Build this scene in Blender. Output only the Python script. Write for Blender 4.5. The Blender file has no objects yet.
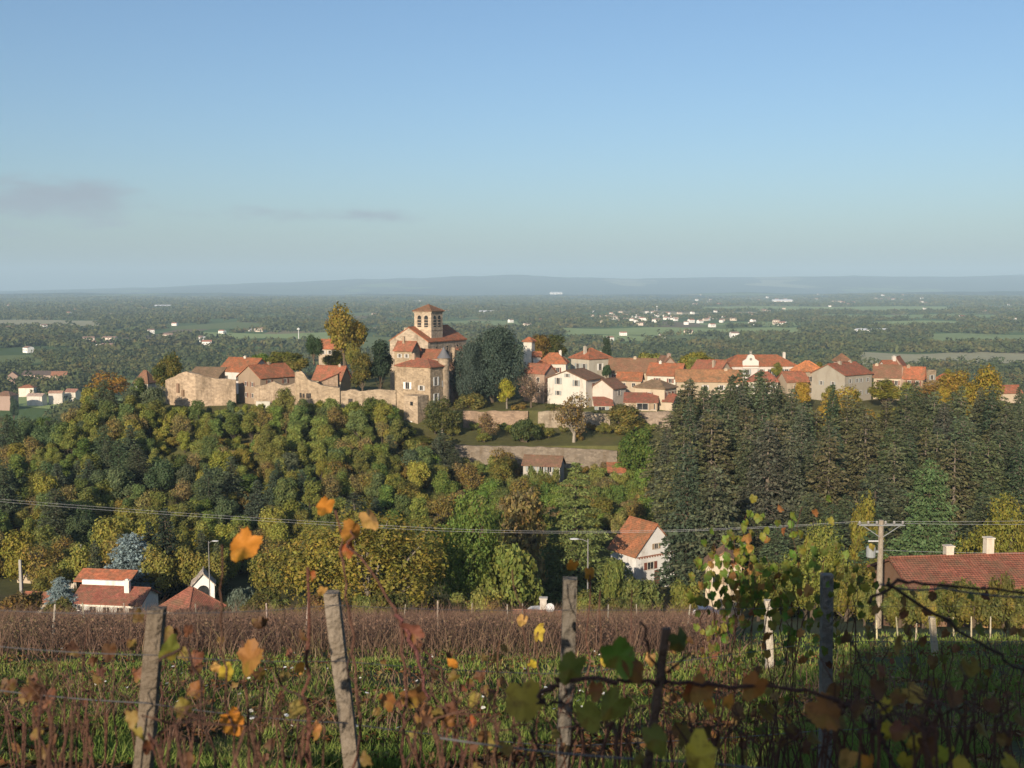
import bpy, math, random
import numpy as np
from mathutils import Vector, Matrix

SC = bpy.context.scene
COL = SC.collection
R = math.radians
rnd = random.Random(7)
rng = np.random.default_rng(11)

# ------------------------------------------------------------------ camera geometry
F = 1100.0
PITCH = math.atan(97.0 / F)
CP, SP = math.cos(PITCH), math.sin(PITCH)

def zrow(py, Y):
    v = (384.0 - py) / F
    return Y * (-SP + v * CP) / (CP + v * SP)

def xcol(px, py, Y):
    v = (384.0 - py) / F
    return (px - 512.0) / F * Y / (CP + v * SP)

def at(px, py, Y):
    return Vector((xcol(px, py, Y), Y, zrow(py, Y)))

def sstep(a, b, x):
    t = np.clip((np.asarray(x, float) - a) / (b - a), 0, 1)
    return t * t * (3 - 2 * t)

# ------------------------------------------------------------------ numpy value noise
_P = np.random.default_rng(5).random((256, 256))
def vnoise(x, y):
    x = np.asarray(x, float); y = np.asarray(y, float)
    xi = np.floor(x).astype(int); yi = np.floor(y).astype(int)
    fx = x - xi; fy = y - yi
    fx = fx * fx * (3 - 2 * fx); fy = fy * fy * (3 - 2 * fy)
    g = lambda a, b: _P[a % 256, b % 256]
    return ((g(xi, yi) * (1 - fx) + g(xi + 1, yi) * fx) * (1 - fy)
            + (g(xi, yi + 1) * (1 - fx) + g(xi + 1, yi + 1) * fx) * fy)
def fbm(x, y, o=4):
    s = 0; a = 0.5; t = 0
    for i in range(o):
        s = s + a * vnoise(x * 2 ** i + 17 * i, y * 2 ** i - 9 * i); t += a; a *= 0.5
    return s / t

# ------------------------------------------------------------------ terrain
Y_IN = [-60, 0, 150, 185, 212, 244.4, 245, 263.4, 264, 272, 350, 420, 600, 800, 30000]
Z_IN = [8, -1.6, -45.9, -49, -46, -40.5, -35.7, -33.8, -29.9, -29.5, -27, -38, -82, -90, -90]
Y_L = [-60, 0, 150, 185, 240, 300, 400, 600, 800, 30000]
Z_L = [8, -1.6, -45.9, -50, -55, -62, -74, -88, -90, -90]
Y_R = [-60, 0, 150, 185, 215, 250, 300, 400, 600, 800, 30000]
Z_R = [8, -1.6, -45.9, -47, -44, -40, -42, -60, -86, -90, -90]
def ridge_px(px):
    return np.interp(px, [-300, 0, 150, 300, 420, 520, 640, 760, 850, 950, 1024, 1400],
                     [290, 291, 287.5, 281.5, 278.5, 276, 278.5, 277.5, 275.5, 277.5, 276, 280])
def terrain(x, y):
    x = np.asarray(x, float); y = np.asarray(y, float)
    zi = np.interp(y, Y_IN, Z_IN); zl = np.interp(y, Y_L, Z_L); zr = np.interp(y, Y_R, Z_R)
    zs = np.interp(y, [-60, 0, 150, 185, 212, 240, 266, 272, 350, 420, 600, 800, 30000], [8, -1.6, -45.9, -49, -46, -39.5, -30.2, -29.5, -27, -38, -82, -90, -90])
    zi = zs + (zi - zs) * sstep(-19, -14, x)
    wl = sstep(-165, -88, x); wr = 1 - sstep(118, 190, x)
    z = zi
    z = zl + (z - zl) * wl
    z = zr + (z - zr) * wr
    near = np.exp(-np.maximum(y, 0) / 60)
    z = z + (fbm(x * 0.35, y * 0.35, 3) - 0.5) * 0.35 * sstep(5, 14, y) * (1 - sstep(200, 240, y))
    # far hills
    far = sstep(3000, 9000, y)
    px = 512 + x / np.maximum(y, 1) * F
    und = (fbm(x / 1500 + 3, y / 2600 + 5, 4) - 0.45) * 60 * far
    z = z + und * (1 - sstep(9000, 14000, y))
    h1 = np.clip(fbm(px / 160 + 4, y * 0 + 2.5, 4) - 0.25, 0, 1) * 95
    z = z + h1 * np.exp(-((y - 11500) / 1300) ** 2)
    zt = (287 - ridge_px(px)) / F * 19000 + 90 + (fbm(px / 26, y * 0 + 8.5, 3) - 0.5) * 26
    z = z + np.maximum(zt, 0) * sstep(13500, 19000, y) * (1 - 0.4 * sstep(19200, 22000, y)) * (0.86 + 0.28 * fbm(x / 900, y / 1400, 4))
    zm = np.interp(px, [930, 985, 1010, 1060, 1200, 1500], [0, 60, 120, 170, 150, 60]) * np.exp(-((y - 23500) / 900) ** 2)
    return z + zm * 1.6
def gz(x, y):
    return float(terrain(x, y))

# ------------------------------------------------------------------ materials
def newmat(name):
    m = bpy.data.materials.new(name); m.use_nodes = True
    nt = m.node_tree; nt.nodes.clear()
    return m, nt
class N:
    def __init__(s, nt): s.nt = nt
    def __call__(s, typ, _in=None, **kw):
        n = s.nt.nodes.new(typ)
        for k, v in kw.items(): setattr(n, k, v)
        for k, v in (_in or {}).items():
            sock = n.inputs[k]
            if isinstance(v, bpy.types.NodeSocket): s.nt.links.new(v, sock)
            else: sock.default_value = v
        return n
def ramp(n, fac, stops, interp='LINEAR'):
    r = n('ShaderNodeValToRGB', {'Fac': fac}); cr = r.color_ramp; cr.interpolation = interp
    while len(cr.elements) < len(stops): cr.elements.new(0.5)
    for e, (p, c) in zip(cr.elements, stops):
        e.position = p; e.color = tuple(c) + (1,) if len(c) == 3 else c
    return r.outputs['Color']
def mixc(n, a, b, f, mode='MIX'):
    m = n('ShaderNodeMix', data_type='RGBA', blend_type=mode)
    for i, v in ((0, f), (6, a), (7, b)):
        if isinstance(v, bpy.types.NodeSocket): n.nt.links.new(v, m.inputs[i])
        else: m.inputs[i].default_value = v if i == 0 or len(v) == 4 else tuple(v) + (1,)
    return m.outputs[2]
def mathn(n, op, a, b=0.0, c=None):
    m = n('ShaderNodeMath', operation=op)
    for i, v in enumerate((a, b) if c is None else (a, b, c)):
        if isinstance(v, bpy.types.NodeSocket): n.nt.links.new(v, m.inputs[i])
        else: m.inputs[i].default_value = v
    return m.outputs[0]
def out(n, sh):
    n('ShaderNodeOutputMaterial', {'Surface': sh})
def noise(n, co, scale, detail=4, rough=0.55):
    return n('ShaderNodeTexNoise', {'Vector': co, 'Scale': scale, 'Detail': detail, 'Roughness': rough}).outputs['Fac']

def m_leaf(name, transl=0.3, autumn=(0.24, 0.15, 0.02), nscale=0.5, lift=.78):
    m, nt = newmat(name); n = N(nt)
    oi = n('ShaderNodeObjectInfo'); tc = n('ShaderNodeTexCoord'); ge = n('ShaderNodeNewGeometry')
    rp = ge.outputs['Random Per Island']
    nz = noise(n, tc.outputs['Object'], nscale, 3)
    a = mathn(n, 'MULTIPLY', oi.outputs['Alpha'], ramp(n, nz, [(0.38, (0.1,) * 3), (0.62, (1,) * 3)]))
    c = mixc(n, oi.outputs['Color'], autumn, mathn(n, 'MULTIPLY', a, mathn(n, 'MULTIPLY_ADD', rp, 0.6, 0.5)))
    val = mathn(n, 'MULTIPLY', mathn(n, 'MULTIPLY_ADD', rp, 0.9, lift), mathn(n, 'MULTIPLY_ADD', noise(n, tc.outputs['Object'], nscale * 3.1, 2), 0.8, 0.6))
    hs = n('ShaderNodeHueSaturation', {'Color': c, 'Value': val, 'Hue': mathn(n, 'MULTIPLY_ADD', mathn(n, 'FRACT', mathn(n, 'MULTIPLY', rp, 7.31)), 0.05, 0.475)})
    c = hs.outputs['Color']
    p = n('ShaderNodeBsdfPrincipled', {'Base Color': c, 'Roughness': 0.65, 'Specular IOR Level': 0.25})
    t = n('ShaderNodeBsdfTranslucent', {'Color': c})
    out(n, n('ShaderNodeMixShader', {0: transl, 1: p.outputs[0], 2: t.outputs[0]}).outputs[0])
    return m

def m_objcol(name, scale=0.6, var=0.35, rough=0.9, bump=0.0, bscale=8.0, stain=None, stain_amt=0.4):
    m, nt = newmat(name); n = N(nt)
    oi = n('ShaderNodeObjectInfo'); tc = n('ShaderNodeTexCoord'); co = tc.outputs['Object']
    off = n('ShaderNodeVectorMath', {0: co, 1: n('ShaderNodeCombineXYZ', {0: mathn(n, 'MULTIPLY', oi.outputs['Random'], 57.0), 1: mathn(n, 'MULTIPLY', oi.outputs['Random'], 23.0)}).outputs[0]}, operation='ADD').outputs[0]
    v = mathn(n, 'MULTIPLY_ADD', noise(n, off, scale, 6, 0.65), var * 2, 1 - var)
    v2 = mathn(n, 'MULTIPLY_ADD', noise(n, off, scale * 9, 3, 0.7), var * 1.6, 1 - var * 0.8)
    c = n('ShaderNodeHueSaturation', {'Color': oi.outputs['Color'], 'Value': mathn(n, 'MULTIPLY', v, v2)}).outputs['Color']
    if stain:
        st = n('ShaderNodeVectorMath', {0: off, 1: (1.0, 1.0, 0.3)}, operation='MULTIPLY').outputs[0]
        f = ramp(n, noise(n, st, scale * 1.7, 5, 0.7), [(0.5, (0,) * 3), (0.68, (stain_amt,) * 3)])
        c = mixc(n, c, stain, f)
    p = n('ShaderNodeBsdfPrincipled', {'Base Color': c, 'Roughness': rough, 'Specular IOR Level': 0.25})
    if bump:
        b = n('ShaderNodeBump', {'Strength': bump, 'Distance': 0.08, 'Height': noise(n, off, bscale, 4)})
        nt.links.new(b.outputs[0], p.inputs['Normal'])
    out(n, p.outputs[0]); return m

def m_roof(name):
    m, nt = newmat(name); n = N(nt)
    oi = n('ShaderNodeObjectInfo'); tc = n('ShaderNodeTexCoord'); co = tc.outputs['Object']
    off = n('ShaderNodeVectorMath', {0: co, 1: n('ShaderNodeCombineXYZ', {0: mathn(n, 'MULTIPLY', oi.outputs['Random'], 91.0), 2: mathn(n, 'MULTIPLY', oi.outputs['Random'], 33.0)}).outputs[0]}, operation='ADD').outputs[0]
    vor = n('ShaderNodeTexVoronoi', {'Vector': n('ShaderNodeVectorMath', {0: co, 1: (1, 1, 1.6)}, operation='MULTIPLY').outputs[0], 'Scale': 3.2})
    tile = n('ShaderNodeSeparateColor', {0: vor.outputs['Color']}).outputs[0]
    v = mathn(n, 'MULTIPLY', mathn(n, 'MULTIPLY_ADD', tile, 0.5, 0.75), mathn(n, 'MULTIPLY_ADD', noise(n, off, 0.55, 6, 0.7), 0.9, 0.55))
    c = n('ShaderNodeHueSaturation', {'Color': oi.outputs['Color'], 'Value': v}).outputs['Color']
    moss = ramp(n, noise(n, off, 0.7, 6, 0.75), [(0.42, (0,) * 3), (0.68, (0.85,) * 3)])
    c = mixc(n, c, (0.13, 0.10, 0.055), moss)
    w = n('ShaderNodeTexWave', {'Vector': co, 'Scale': 1.3, 'Distortion': 0.6}, bands_direction='X')
    w2 = n('ShaderNodeTexWave', {'Vector': co, 'Scale': 1.3, 'Distortion': 0.6}, bands_direction='Y')
    b = n('ShaderNodeBump', {'Strength': 0.5, 'Distance': 0.06, 'Height': mathn(n, 'ADD', w.outputs['Fac'], w2.outputs['Fac'])})
    p = n('ShaderNodeBsdfPrincipled', {'Base Color': c, 'Roughness': 0.85, 'Specular IOR Level': 0.25, 'Normal': b.outputs[0]})
    out(n, p.outputs[0]); return m

def m_stone(name, scale=1.4):
    m, nt = newmat(name); n = N(nt)
    oi = n('ShaderNodeObjectInfo'); tc = n('ShaderNodeTexCoord'); co = tc.outputs['Object']
    vor = n('ShaderNodeTexVoronoi', {'Vector': n('ShaderNodeVectorMath', {0: co, 1: (1, 1, 1.7)}, operation='MULTIPLY').outputs[0], 'Scale': scale})
    st = n('ShaderNodeSeparateColor', {0: vor.outputs['Color']}).outputs[0]
    v = mathn(n, 'MULTIPLY', mathn(n, 'MULTIPLY_ADD', st, 0.4, 0.8), mathn(n, 'MULTIPLY_ADD', noise(n, co, 0.22, 6, 0.7), 1.1, 0.45))
    c = n('ShaderNodeHueSaturation', {'Color': oi.outputs['Color'], 'Value': v}).outputs['Color']
    str_ = n('ShaderNodeVectorMath', {0: co, 1: (1, 1, 0.25)}, operation='MULTIPLY').outputs[0]
    c = mixc(n, c, (0.12, 0.085, 0.05), ramp(n, noise(n, str_, 0.55, 5, 0.7), [(0.52, (0,) * 3), (0.7, (0.65,) * 3)]))
    b = n('ShaderNodeBump', {'Strength': 0.7, 'Distance': 0.12, 'Height': mathn(n, 'ADD', vor.outputs['Distance'], noise(n, co, 2.0, 4))})
    p = n('ShaderNodeBsdfPrincipled', {'Base Color': c, 'Roughness': 0.95, 'Specular IOR Level': 0.15, 'Normal': b.outputs[0]})
    out(n, p.outputs[0]); return m

def m_glass(name):
    m, nt = newmat(name); n = N(nt)
    tc = n('ShaderNodeTexCoord')
    c = ramp(n, noise(n, tc.outputs['Object'], 1.0), [(0.3, (0.012, 0.013, 0.015)), (0.7, (0.05, 0.05, 0.05))])
    out(n, n('ShaderNodeBsdfPrincipled', {'Base Color': c, 'Roughness': 0.15}).outputs[0]); return m

def m_island(name, stops, rough=0.8, transl=0.0, nscale=None, spread=.5, vary=.6):
    """Each loose piece takes its own colour from a ramp."""
    m, nt = newmat(name); n = N(nt)
    ge = n('ShaderNodeNewGeometry'); tc = n('ShaderNodeTexCoord')
    f = ge.outputs['Random Per Island']
    if nscale:
        f = mathn(n, 'ADD', mathn(n, 'MULTIPLY_ADD', f, spread, .25 - spread / 2), mathn(n, 'MULTIPLY_ADD', noise(n, tc.outputs['Object'], nscale, 3), 1.6, -0.55))
    c = ramp(n, f, stops)
    v = mathn(n, 'MULTIPLY_ADD', mathn(n, 'FRACT', mathn(n, 'MULTIPLY', ge.outputs['Random Per Island'], 13.7)), vary, 1 - vary / 2)
    c = n('ShaderNodeHueSaturation', {'Color': c, 'Value': v}).outputs['Color']
    p = n('ShaderNodeBsdfPrincipled', {'Base Color': c, 'Roughness': rough, 'Specular IOR Level': 0.25}).outputs[0]
    if transl:
        t = n('ShaderNodeBsdfTranslucent', {'Color': c})
        p = n('ShaderNodeMixShader', {0: transl, 1: p, 2: t.outputs[0]}).outputs[0]
    out(n, p); return m

def m_vineleaf(name):
    m, nt = newmat(name); n = N(nt)
    oi = n('ShaderNodeObjectInfo'); tc = n('ShaderNodeTexCoord'); ge = n('ShaderNodeNewGeometry')
    nz = noise(n, tc.outputs['Object'], 22.0, 5, 0.65)
    rp = ge.outputs['Random Per Island']
    hs = n('ShaderNodeHueSaturation', {'Color': oi.outputs['Color'], 'Hue': mathn(n, 'MULTIPLY_ADD', rp, 0.05, 0.478), 'Value': mathn(n, 'MULTIPLY_ADD', mathn(n, 'FRACT', mathn(n, 'MULTIPLY', rp, 9.7)), 0.7, 0.65)}).outputs['Color']
    c = mixc(n, hs, (0.14, 0.055, 0.018), ramp(n, nz, [(0.5, (0,) * 3), (0.66, (0.75,) * 3)]))
    c = mixc(n, c, (0.30, 0.24, 0.03), ramp(n, noise(n, tc.outputs['Object'], 9.0, 3), [(0.52, (0,) * 3), (0.7, (0.5,) * 3)]))
    b = n('ShaderNodeBump', {'Strength': 0.5, 'Distance': 0.004, 'Height': noise(n, tc.outputs['Object'], 60.0, 3)})
    p = n('ShaderNodeBsdfPrincipled', {'Base Color': c, 'Roughness': 0.6, 'Specular IOR Level': 0.3, 'Normal': b.outputs[0]})
    t = n('ShaderNodeBsdfTranslucent', {'Color': c})
    out(n, n('ShaderNodeMixShader', {0: 0.35, 1: p.outputs[0], 2: t.outputs[0]}).outputs[0]); return m

def m_ground():
    m, nt = newmat('ground_soil'); n = N(nt)
    tc = n('ShaderNodeTexCoord'); co = tc.outputs['Object']
    y = n('ShaderNodeSeparateXYZ', {0: co}).outputs[1]
    # near slope: grass, straw and bare soil
    near = ramp(n, noise(n, co, 0.7, 6, 0.7), [(0.3, (0.10, 0.065, 0.04)), (0.46, (0.09, 0.085, 0.03)), (0.58, (0.11, 0.13, 0.035)), (0.75, (0.17, 0.13, 0.07))])
    near = mixc(n, near, ramp(n, noise(n, co, 9.0, 5, 0.75), [(0.3, (0.03, 0.03, 0.014)), (0.7, (0.11, 0.105, 0.05))]), 0.45)
    mid = ramp(n, noise(n, co, 0.05, 5, 0.65), [(0.3, (0.10, 0.075, 0.04)), (0.45, (0.085, 0.085, 0.03)), (0.6, (0.11, 0.115, 0.035)), (0.75, (0.15, 0.12, 0.055))])
    mid = mixc(n, mid, ramp(n, noise(n, co, 0.6, 5, 0.75), [(0.35, (0.05, 0.045, 0.02)), (0.7, (0.15, 0.135, 0.05))]), 0.4)
    # plain: a patchwork of fields
    fl = n('ShaderNodeVectorMath', {0: co, 1: (1.0, 0.55, 0.0)}, operation='MULTIPLY').outputs[0]
    vo = n('ShaderNodeTexVoronoi', {'Vector': fl, 'Scale': 0.0052, 'Randomness': 0.9})
    fv = n('ShaderNodeSeparateColor', {0: vo.outputs['Color']}).outputs[0]
    field = ramp(n, fv, [(0.0, (0.09, 0.14, 0.04)), (0.25, (0.07, 0.11, 0.03)), (0.45, (0.15, 0.18, 0.06)), (0.62, (0.09, 0.13, 0.04)), (0.8, (0.24, 0.20, 0.10)), (0.92, (0.18, 0.14, 0.08))], 'CONSTANT')
    vh = n('ShaderNodeTexVoronoi', {'Vector': n('ShaderNodeVectorMath', {0: co, 1: (1.0, 0.4, 0.0)}, operation='MULTIPLY').outputs[0], 'Scale': 0.0011, 'Randomness': 1.0})
    hv = n('ShaderNodeSeparateColor', {0: vh.outputs['Color']}).outputs[1]
    hillc = ramp(n, hv, [(0.0, (0.02, 0.03, 0.014)), (0.4, (0.045, 0.065, 0.025)), (0.6, (0.14, 0.18, 0.06)), (0.75, (0.025, 0.04, 0.016)), (0.9, (0.24, 0.22, 0.12))], 'CONSTANT')
    hillc = mixc(n, hillc, (0.02, 0.03, 0.013), ramp(n, noise(n, co, 0.0009, 7, 0.7), [(0.44, (0,) * 3), (0.52, (0.95,) * 3)]))
    mr = lambda a, b: n('ShaderNodeMapRange', {'Value': y, 'From Min': a, 'From Max': b}, clamp=True).outputs[0]
    c = mixc(n, near, mid, mr(60, 130))
    c = mixc(n, c, field, mr(520, 640))
    c = mixc(n, c, hillc, mr(7000, 9500))
    b = n('ShaderNodeBump', {'Strength': 0.6, 'Distance': 0.08, 'Height': noise(n, co, 7.0, 5)})
    p = n('ShaderNodeBsdfPrincipled', {'Base Color': c, 'Roughness': 0.95, 'Specular IOR Level': 0.1, 'Normal': b.outputs[0]})
    out(n, p.outputs[0]); return m

LEAF = m_leaf('foliage', 0.40, lift=1.22); NEEDLE = m_leaf('conifer_needles', 0.2, (0.10, 0.07, 0.025))
BARK = m_objcol('bark', 1.2, 0.35, 0.95, 0.6, 6.0)
PLASTER = m_objcol('plaster', 0.35, 0.14, 0.9, 0.2, 3.0, (0.20, 0.15, 0.10), 0.4)
STONE = m_stone('rubble_stone'); ROOF = m_roof('clay_tiles')
PAINT = m_objcol('painted_surface', 2.0, 0.08, 0.6)
METAL = m_objcol('weathered_metal', 3.0, 0.15, 0.45)
WOOD = m_objcol('weathered_wood', 3.0, 0.3, 0.9, 0.8, 14.0, (0.10, 0.075, 0.05), 0.6)
GLASS = m_glass('window_glass'); GROUND = m_ground()
VLEAF = m_vineleaf('vine_leaf')
CANE = m_objcol('vine_bark', 12.0, 0.35, 0.85, 0.6, 60.0)
GRASS = m_island('grass_blades', [(0.0, (0.12, 0.19, 0.03)), (0.4, (0.18, 0.25, 0.045)), (0.65, (0.23, 0.25, 0.06)), (0.85, (0.32, 0.26, 0.11)), (1.0, (0.26, 0.17, 0.085))], 0.8, 0.3, 0.55)
LITTER = m_island('dead_leaves', [(0.0, (0.12, 0.05, 0.02)), (0.5, (0.2, 0.085, 0.03)), (0.8, (0.26, 0.15, 0.05)), (1.0, (0.3, 0.22, 0.1))], 0.85, 0.2)
PETAL = m_island('flower_petals', [(0.0, (0.7, 0.7, 0.66)), (1.0, (0.8, 0.79, 0.7))], 0.7, 0.2)
DRYV = m_island('bare_vine_canes', [(0.0, (0.15, 0.085, 0.062)), (0.4, (0.19, 0.115, 0.08)), (0.7, (0.22, 0.14, 0.09)), (0.9, (0.18, 0.15, 0.065)), (1.0, (0.28, 0.21, 0.13))], 0.9, 0.3, 0.12)
WOODS = m_island('far_wood_crowns', [(0.0, (0.030, 0.048, 0.020)), (0.4, (0.055, 0.072, 0.026)), (0.6, (0.085, 0.09, 0.03)), (0.8, (0.11, 0.092, 0.032)), (1.0, (0.12, 0.085, 0.03))], 0.9, 0.0, 0.012, .2, .3)

# ------------------------------------------------------------------ mesh helpers
class MB:
    def __init__(s): s.v = []; s.f = []; s.m = []; s.nv = 0
    def add(s, verts, faces, mi=0):
        verts = np.asarray(verts, float).reshape(-1, 3)
        for f in faces: s.f.append([i + s.nv for i in f]); s.m.append(mi)
        s.v.append(verts); s.nv += len(verts); return s
    def box(s, c, size, rot=None, mi=0):
        x, y, z = size[0] / 2, size[1] / 2, size[2] / 2
        v = np.array([(-x, -y, -z), (x, -y, -z), (x, y, -z), (-x, y, -z), (-x, -y, z), (x, -y, z), (x, y, z), (-x, y, z)])
        if rot is not None: v = v @ np.array(rot.to_3x3()).T
        return s.add(v + np.array(c), [(0, 3, 2, 1), (4, 5, 6, 7), (0, 1, 5, 4), (1, 2, 6, 5), (2, 3, 7, 6), (3, 0, 4, 7)], mi)
    def tube(s, pts, radii, n=6, mi=0, cap=True):
        pts = [Vector(p) for p in pts]; V = []; k = len(pts)
        if not hasattr(radii, '__len__'): radii = [radii] * k
        a = None
        for i, p in enumerate(pts):
            d = (pts[min(i + 1, k - 1)] - pts[max(i - 1, 0)]).normalized()
            if a is None: a = d.cross(Vector((0, 0, 1)) if abs(d.z) < 0.9 else Vector((1, 0, 0)))
            a = a - d * a.dot(d)
            if a.length < 1e-4: a = d.orthogonal()
            a = a.normalized(); b = d.cross(a)
            for j in range(n):
                t = 2 * math.pi * j / n
                V.append(p + (a * math.cos(t) + b * math.sin(t)) * radii[i])
        Fc = []
        for i in range(k - 1):
            for j in range(n):
                Fc.append((i * n + j, i * n + (j + 1) % n, (i + 1) * n + (j + 1) % n, (i + 1) * n + j))
        if cap: Fc.append(tuple(range(n))[::-1]); Fc.append(tuple(range((k - 1) * n, k * n)))
        return s.add([tuple(p) for p in V], Fc, mi)
    def lathe(s, prof, n=16, c=(0, 0, 0), mi=0):
        V = [(c[0] + r * math.cos(2 * math.pi * j / n), c[1] + r * math.sin(2 * math.pi * j / n), c[2] + z) for r, z in prof for j in range(n)]
        Fc = [(i * n + j, i * n + (j + 1) % n, (i + 1) * n + (j + 1) % n, (i + 1) * n + j) for i in range(len(prof) - 1) for j in range(n)]
        Fc.append(tuple(range(n))[::-1]); Fc.append(tuple(range((len(prof) - 1) * n, len(prof) * n)))
        return s.add(V, Fc, mi)
    def build(s, name, mats, parent=None, color=None, smooth=False):
        me = bpy.data.meshes.new(name)
        me.from_pydata(np.concatenate(s.v).tolist() if s.v else [], [], s.f)
        for m in (mats if isinstance(mats, (list, tuple)) else [mats]): me.materials.append(m)
        if any(s.m): me.polygons.foreach_set('material_index', s.m)
        if smooth: me.polygons.foreach_set('use_smooth', [True] * len(me.polygons))
        return link(name, me, parent, color)

def link(name, me, parent=None, color=None):
    o = bpy.data.objects.new(name, me); COL.objects.link(o)
    if parent is not None: o.parent = parent
    if color is not None: o.color = tuple(color) if len(color) == 4 else tuple(color) + (0.0,)
    return o

def fastmesh(name, V, K, mats, mi=None):
    """mesh from an (n*K, 3) array of faces with K corners each and nothing shared."""
    V = np.ascontiguousarray(V, np.float32).reshape(-1, 3); nf = len(V) // K
    me = bpy.data.meshes.new(name)
    me.vertices.add(len(V)); me.vertices.foreach_set('co', V.ravel())
    me.loops.add(nf * K); me.loops.foreach_set('vertex_index', np.arange(nf * K, dtype=np.int32))
    me.polygons.add(nf); me.polygons.foreach_set('loop_start', np.arange(0, nf * K, K, dtype=np.int32))
    for m in (mats if isinstance(mats, (list, tuple)) else [mats]): me.materials.append(m)
    if mi is not None: me.polygons.foreach_set('material_index', np.asarray(mi, np.int32))
    me.update(calc_edges=True); return me

def indexed(name, V, Fi, mats, smooth=False):
    V = np.ascontiguousarray(V, np.float32); Fi = np.ascontiguousarray(Fi, np.int32); nf, K = Fi.shape
    me = bpy.data.meshes.new(name)
    me.vertices.add(len(V)); me.vertices.foreach_set('co', V.ravel())
    me.loops.add(nf * K); me.loops.foreach_set('vertex_index', Fi.ravel())
    me.polygons.add(nf); me.polygons.foreach_set('loop_start', np.arange(0, nf * K, K, dtype=np.int32))
    for m in (mats if isinstance(mats, (list, tuple)) else [mats]): me.materials.append(m)
    if smooth: me.polygons.foreach_set('use_smooth', np.ones(nf, bool))
    me.update(calc_edges=True); return me

def tag(o, label=None, cat=None, group=None, kind=None):
    if label: o['label'] = label
    if cat: o['category'] = cat
    if group: o['group'] = group
    if kind: o['kind'] = kind
    return o

def empty(name, loc, rz=0.0):
    o = bpy.data.objects.new(name, None); COL.objects.link(o)
    o.location = loc; o.rotation_euler = (0, 0, rz); o.empty_display_size = 0.5; return o

def unit(g, n):
    v = g.normal(size=(n, 3)); return v / np.linalg.norm(v, axis=1, keepdims=True)

def cards(P, Nn, size, g, aspect=1.0, axis=None):
    """irregular leaf-sprig quads at P facing roughly Nn; returns (n*4, 3)."""
    n = len(P); size = np.broadcast_to(np.asarray(size, float), (n,))[:, None]
    Nn = Nn / np.maximum(np.linalg.norm(Nn, axis=1, keepdims=True), 1e-9)
    a = (unit(g, n) if axis is None else axis); a = a - Nn * (a * Nn).sum(1, keepdims=True)
    a /= np.maximum(np.linalg.norm(a, axis=1, keepdims=True), 1e-9)
    b = np.cross(Nn, a)
    j = lambda lo, hi: g.uniform(lo, hi, (n, 1))
    q = np.stack([P - a * size * j(.7, 1.15) * aspect + b * size * j(-.35, .35), P - b * size * j(.35, .8) + a * size * j(-.4, .4),
                  P + a * size * j(.7, 1.15) * aspect + b * size * j(-.35, .35), P + b * size * j(.35, .8) + a * size * j(-.4, .4)], 1)
    return (q * 1.0).reshape(-1, 3)

# ------------------------------------------------------------------ tree prototypes (metres at nominal size)
PROTO = {}
def broadleaf(key, seed, H, W, ncards, csize, lobes=16, low=0.2, bare=0.0, mat=None):
    g = np.random.default_rng(seed)
    cz = H * (1 + low) / 2; sz = H * (1 - low) / 2
    L = unit(g, lobes) * (g.random((lobes, 1)) ** 0.5 * 0.72 + 0.0)
    Lc = L * np.array([W / 2, W / 2, sz]) + [0, 0, cz]
    Lr = g.uniform(0.26, 0.42, lobes) * min(W / 2, sz * 1.2)
    Lc[:, :2] *= (1 - 0.35 * np.clip((Lc[:, 2:3] - cz) / sz, 0, 1))
    k = g.integers(0, lobes, ncards * 2)
    d = unit(g, ncards * 2); rad = g.uniform(0.62, 1.08, ncards * 2)
    # ragged outline
    P = Lc[k] + d * (Lr[k] * rad)[:, None] * (0.85 + 0.35 * np.sin(d @ np.array([5.1, 3.3, 4.2]) * 3 + k)[:, None])
    inside = np.zeros(len(P), bool)
    for i in range(lobes):
        inside |= (np.linalg.norm(P - Lc[i], axis=1) < Lr[i] * 0.6)
    keep = ~inside & (P[:, 2] > H * low * 0.6)
    P, d = P[keep][:ncards], d[keep][:ncards]
    nn = d * 1.0 + unit(g, len(P)) * 0.75 + np.array([0, 0, 0.15])
    V = cards(P, nn, g.uniform(0.6, 1.3, len(P)) * csize, g)
    crown = fastmesh('crown', V, 4, mat or LEAF)
    mb = MB(); r0 = W * 0.028 + 0.06
    top = Vector((0, 0, H * 0.72))
    mb.tube([(0, 0, -0.8), (0.05, 0, H * low * 0.6), (0.1, 0.05, H * low * 1.2), (0.0, 0.1, H * 0.5), top], [r0 * 1.25, r0, r0 * .85, r0 * .55, r0 * .15], 7)
    for i in range(min(lobes, 14 if not bare else lobes)):
        s = Vector((0, 0, H * (low + 0.04 * (i % 5) + 0.03))); e = Vector(Lc[i])
        m = s.lerp(e, 0.5) + Vector((0, 0, -0.06 * H))
        mb.tube([s, m, e, e + (e - m) * 0.5], [r0 * .5, r0 * .33, r0 * .16, r0 * .05], 5)
        if bare:
            for q in range(int(10 * bare)):
                t = Vector(unit(g, 1)[0]) * Lr[i] * 1.1; t.z = abs(t.z)
                mb.tube([m.lerp(e, 0.4 + 0.06 * q), e + t * 0.6, e + t], [r0 * .16, r0 * .09, r0 * .03], 4)
    o = mb.build('trunk', BARK); bpy.data.objects.remove(o)
    PROTO[key] = (crown, bpy.data.meshes['trunk'] if False else mbmesh(mb, 'trunk', BARK), H, W)

def mbmesh(mb, name, mat):
    o = mb.build(name, mat); me = o.data; bpy.data.objects.remove(o); return me

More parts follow.
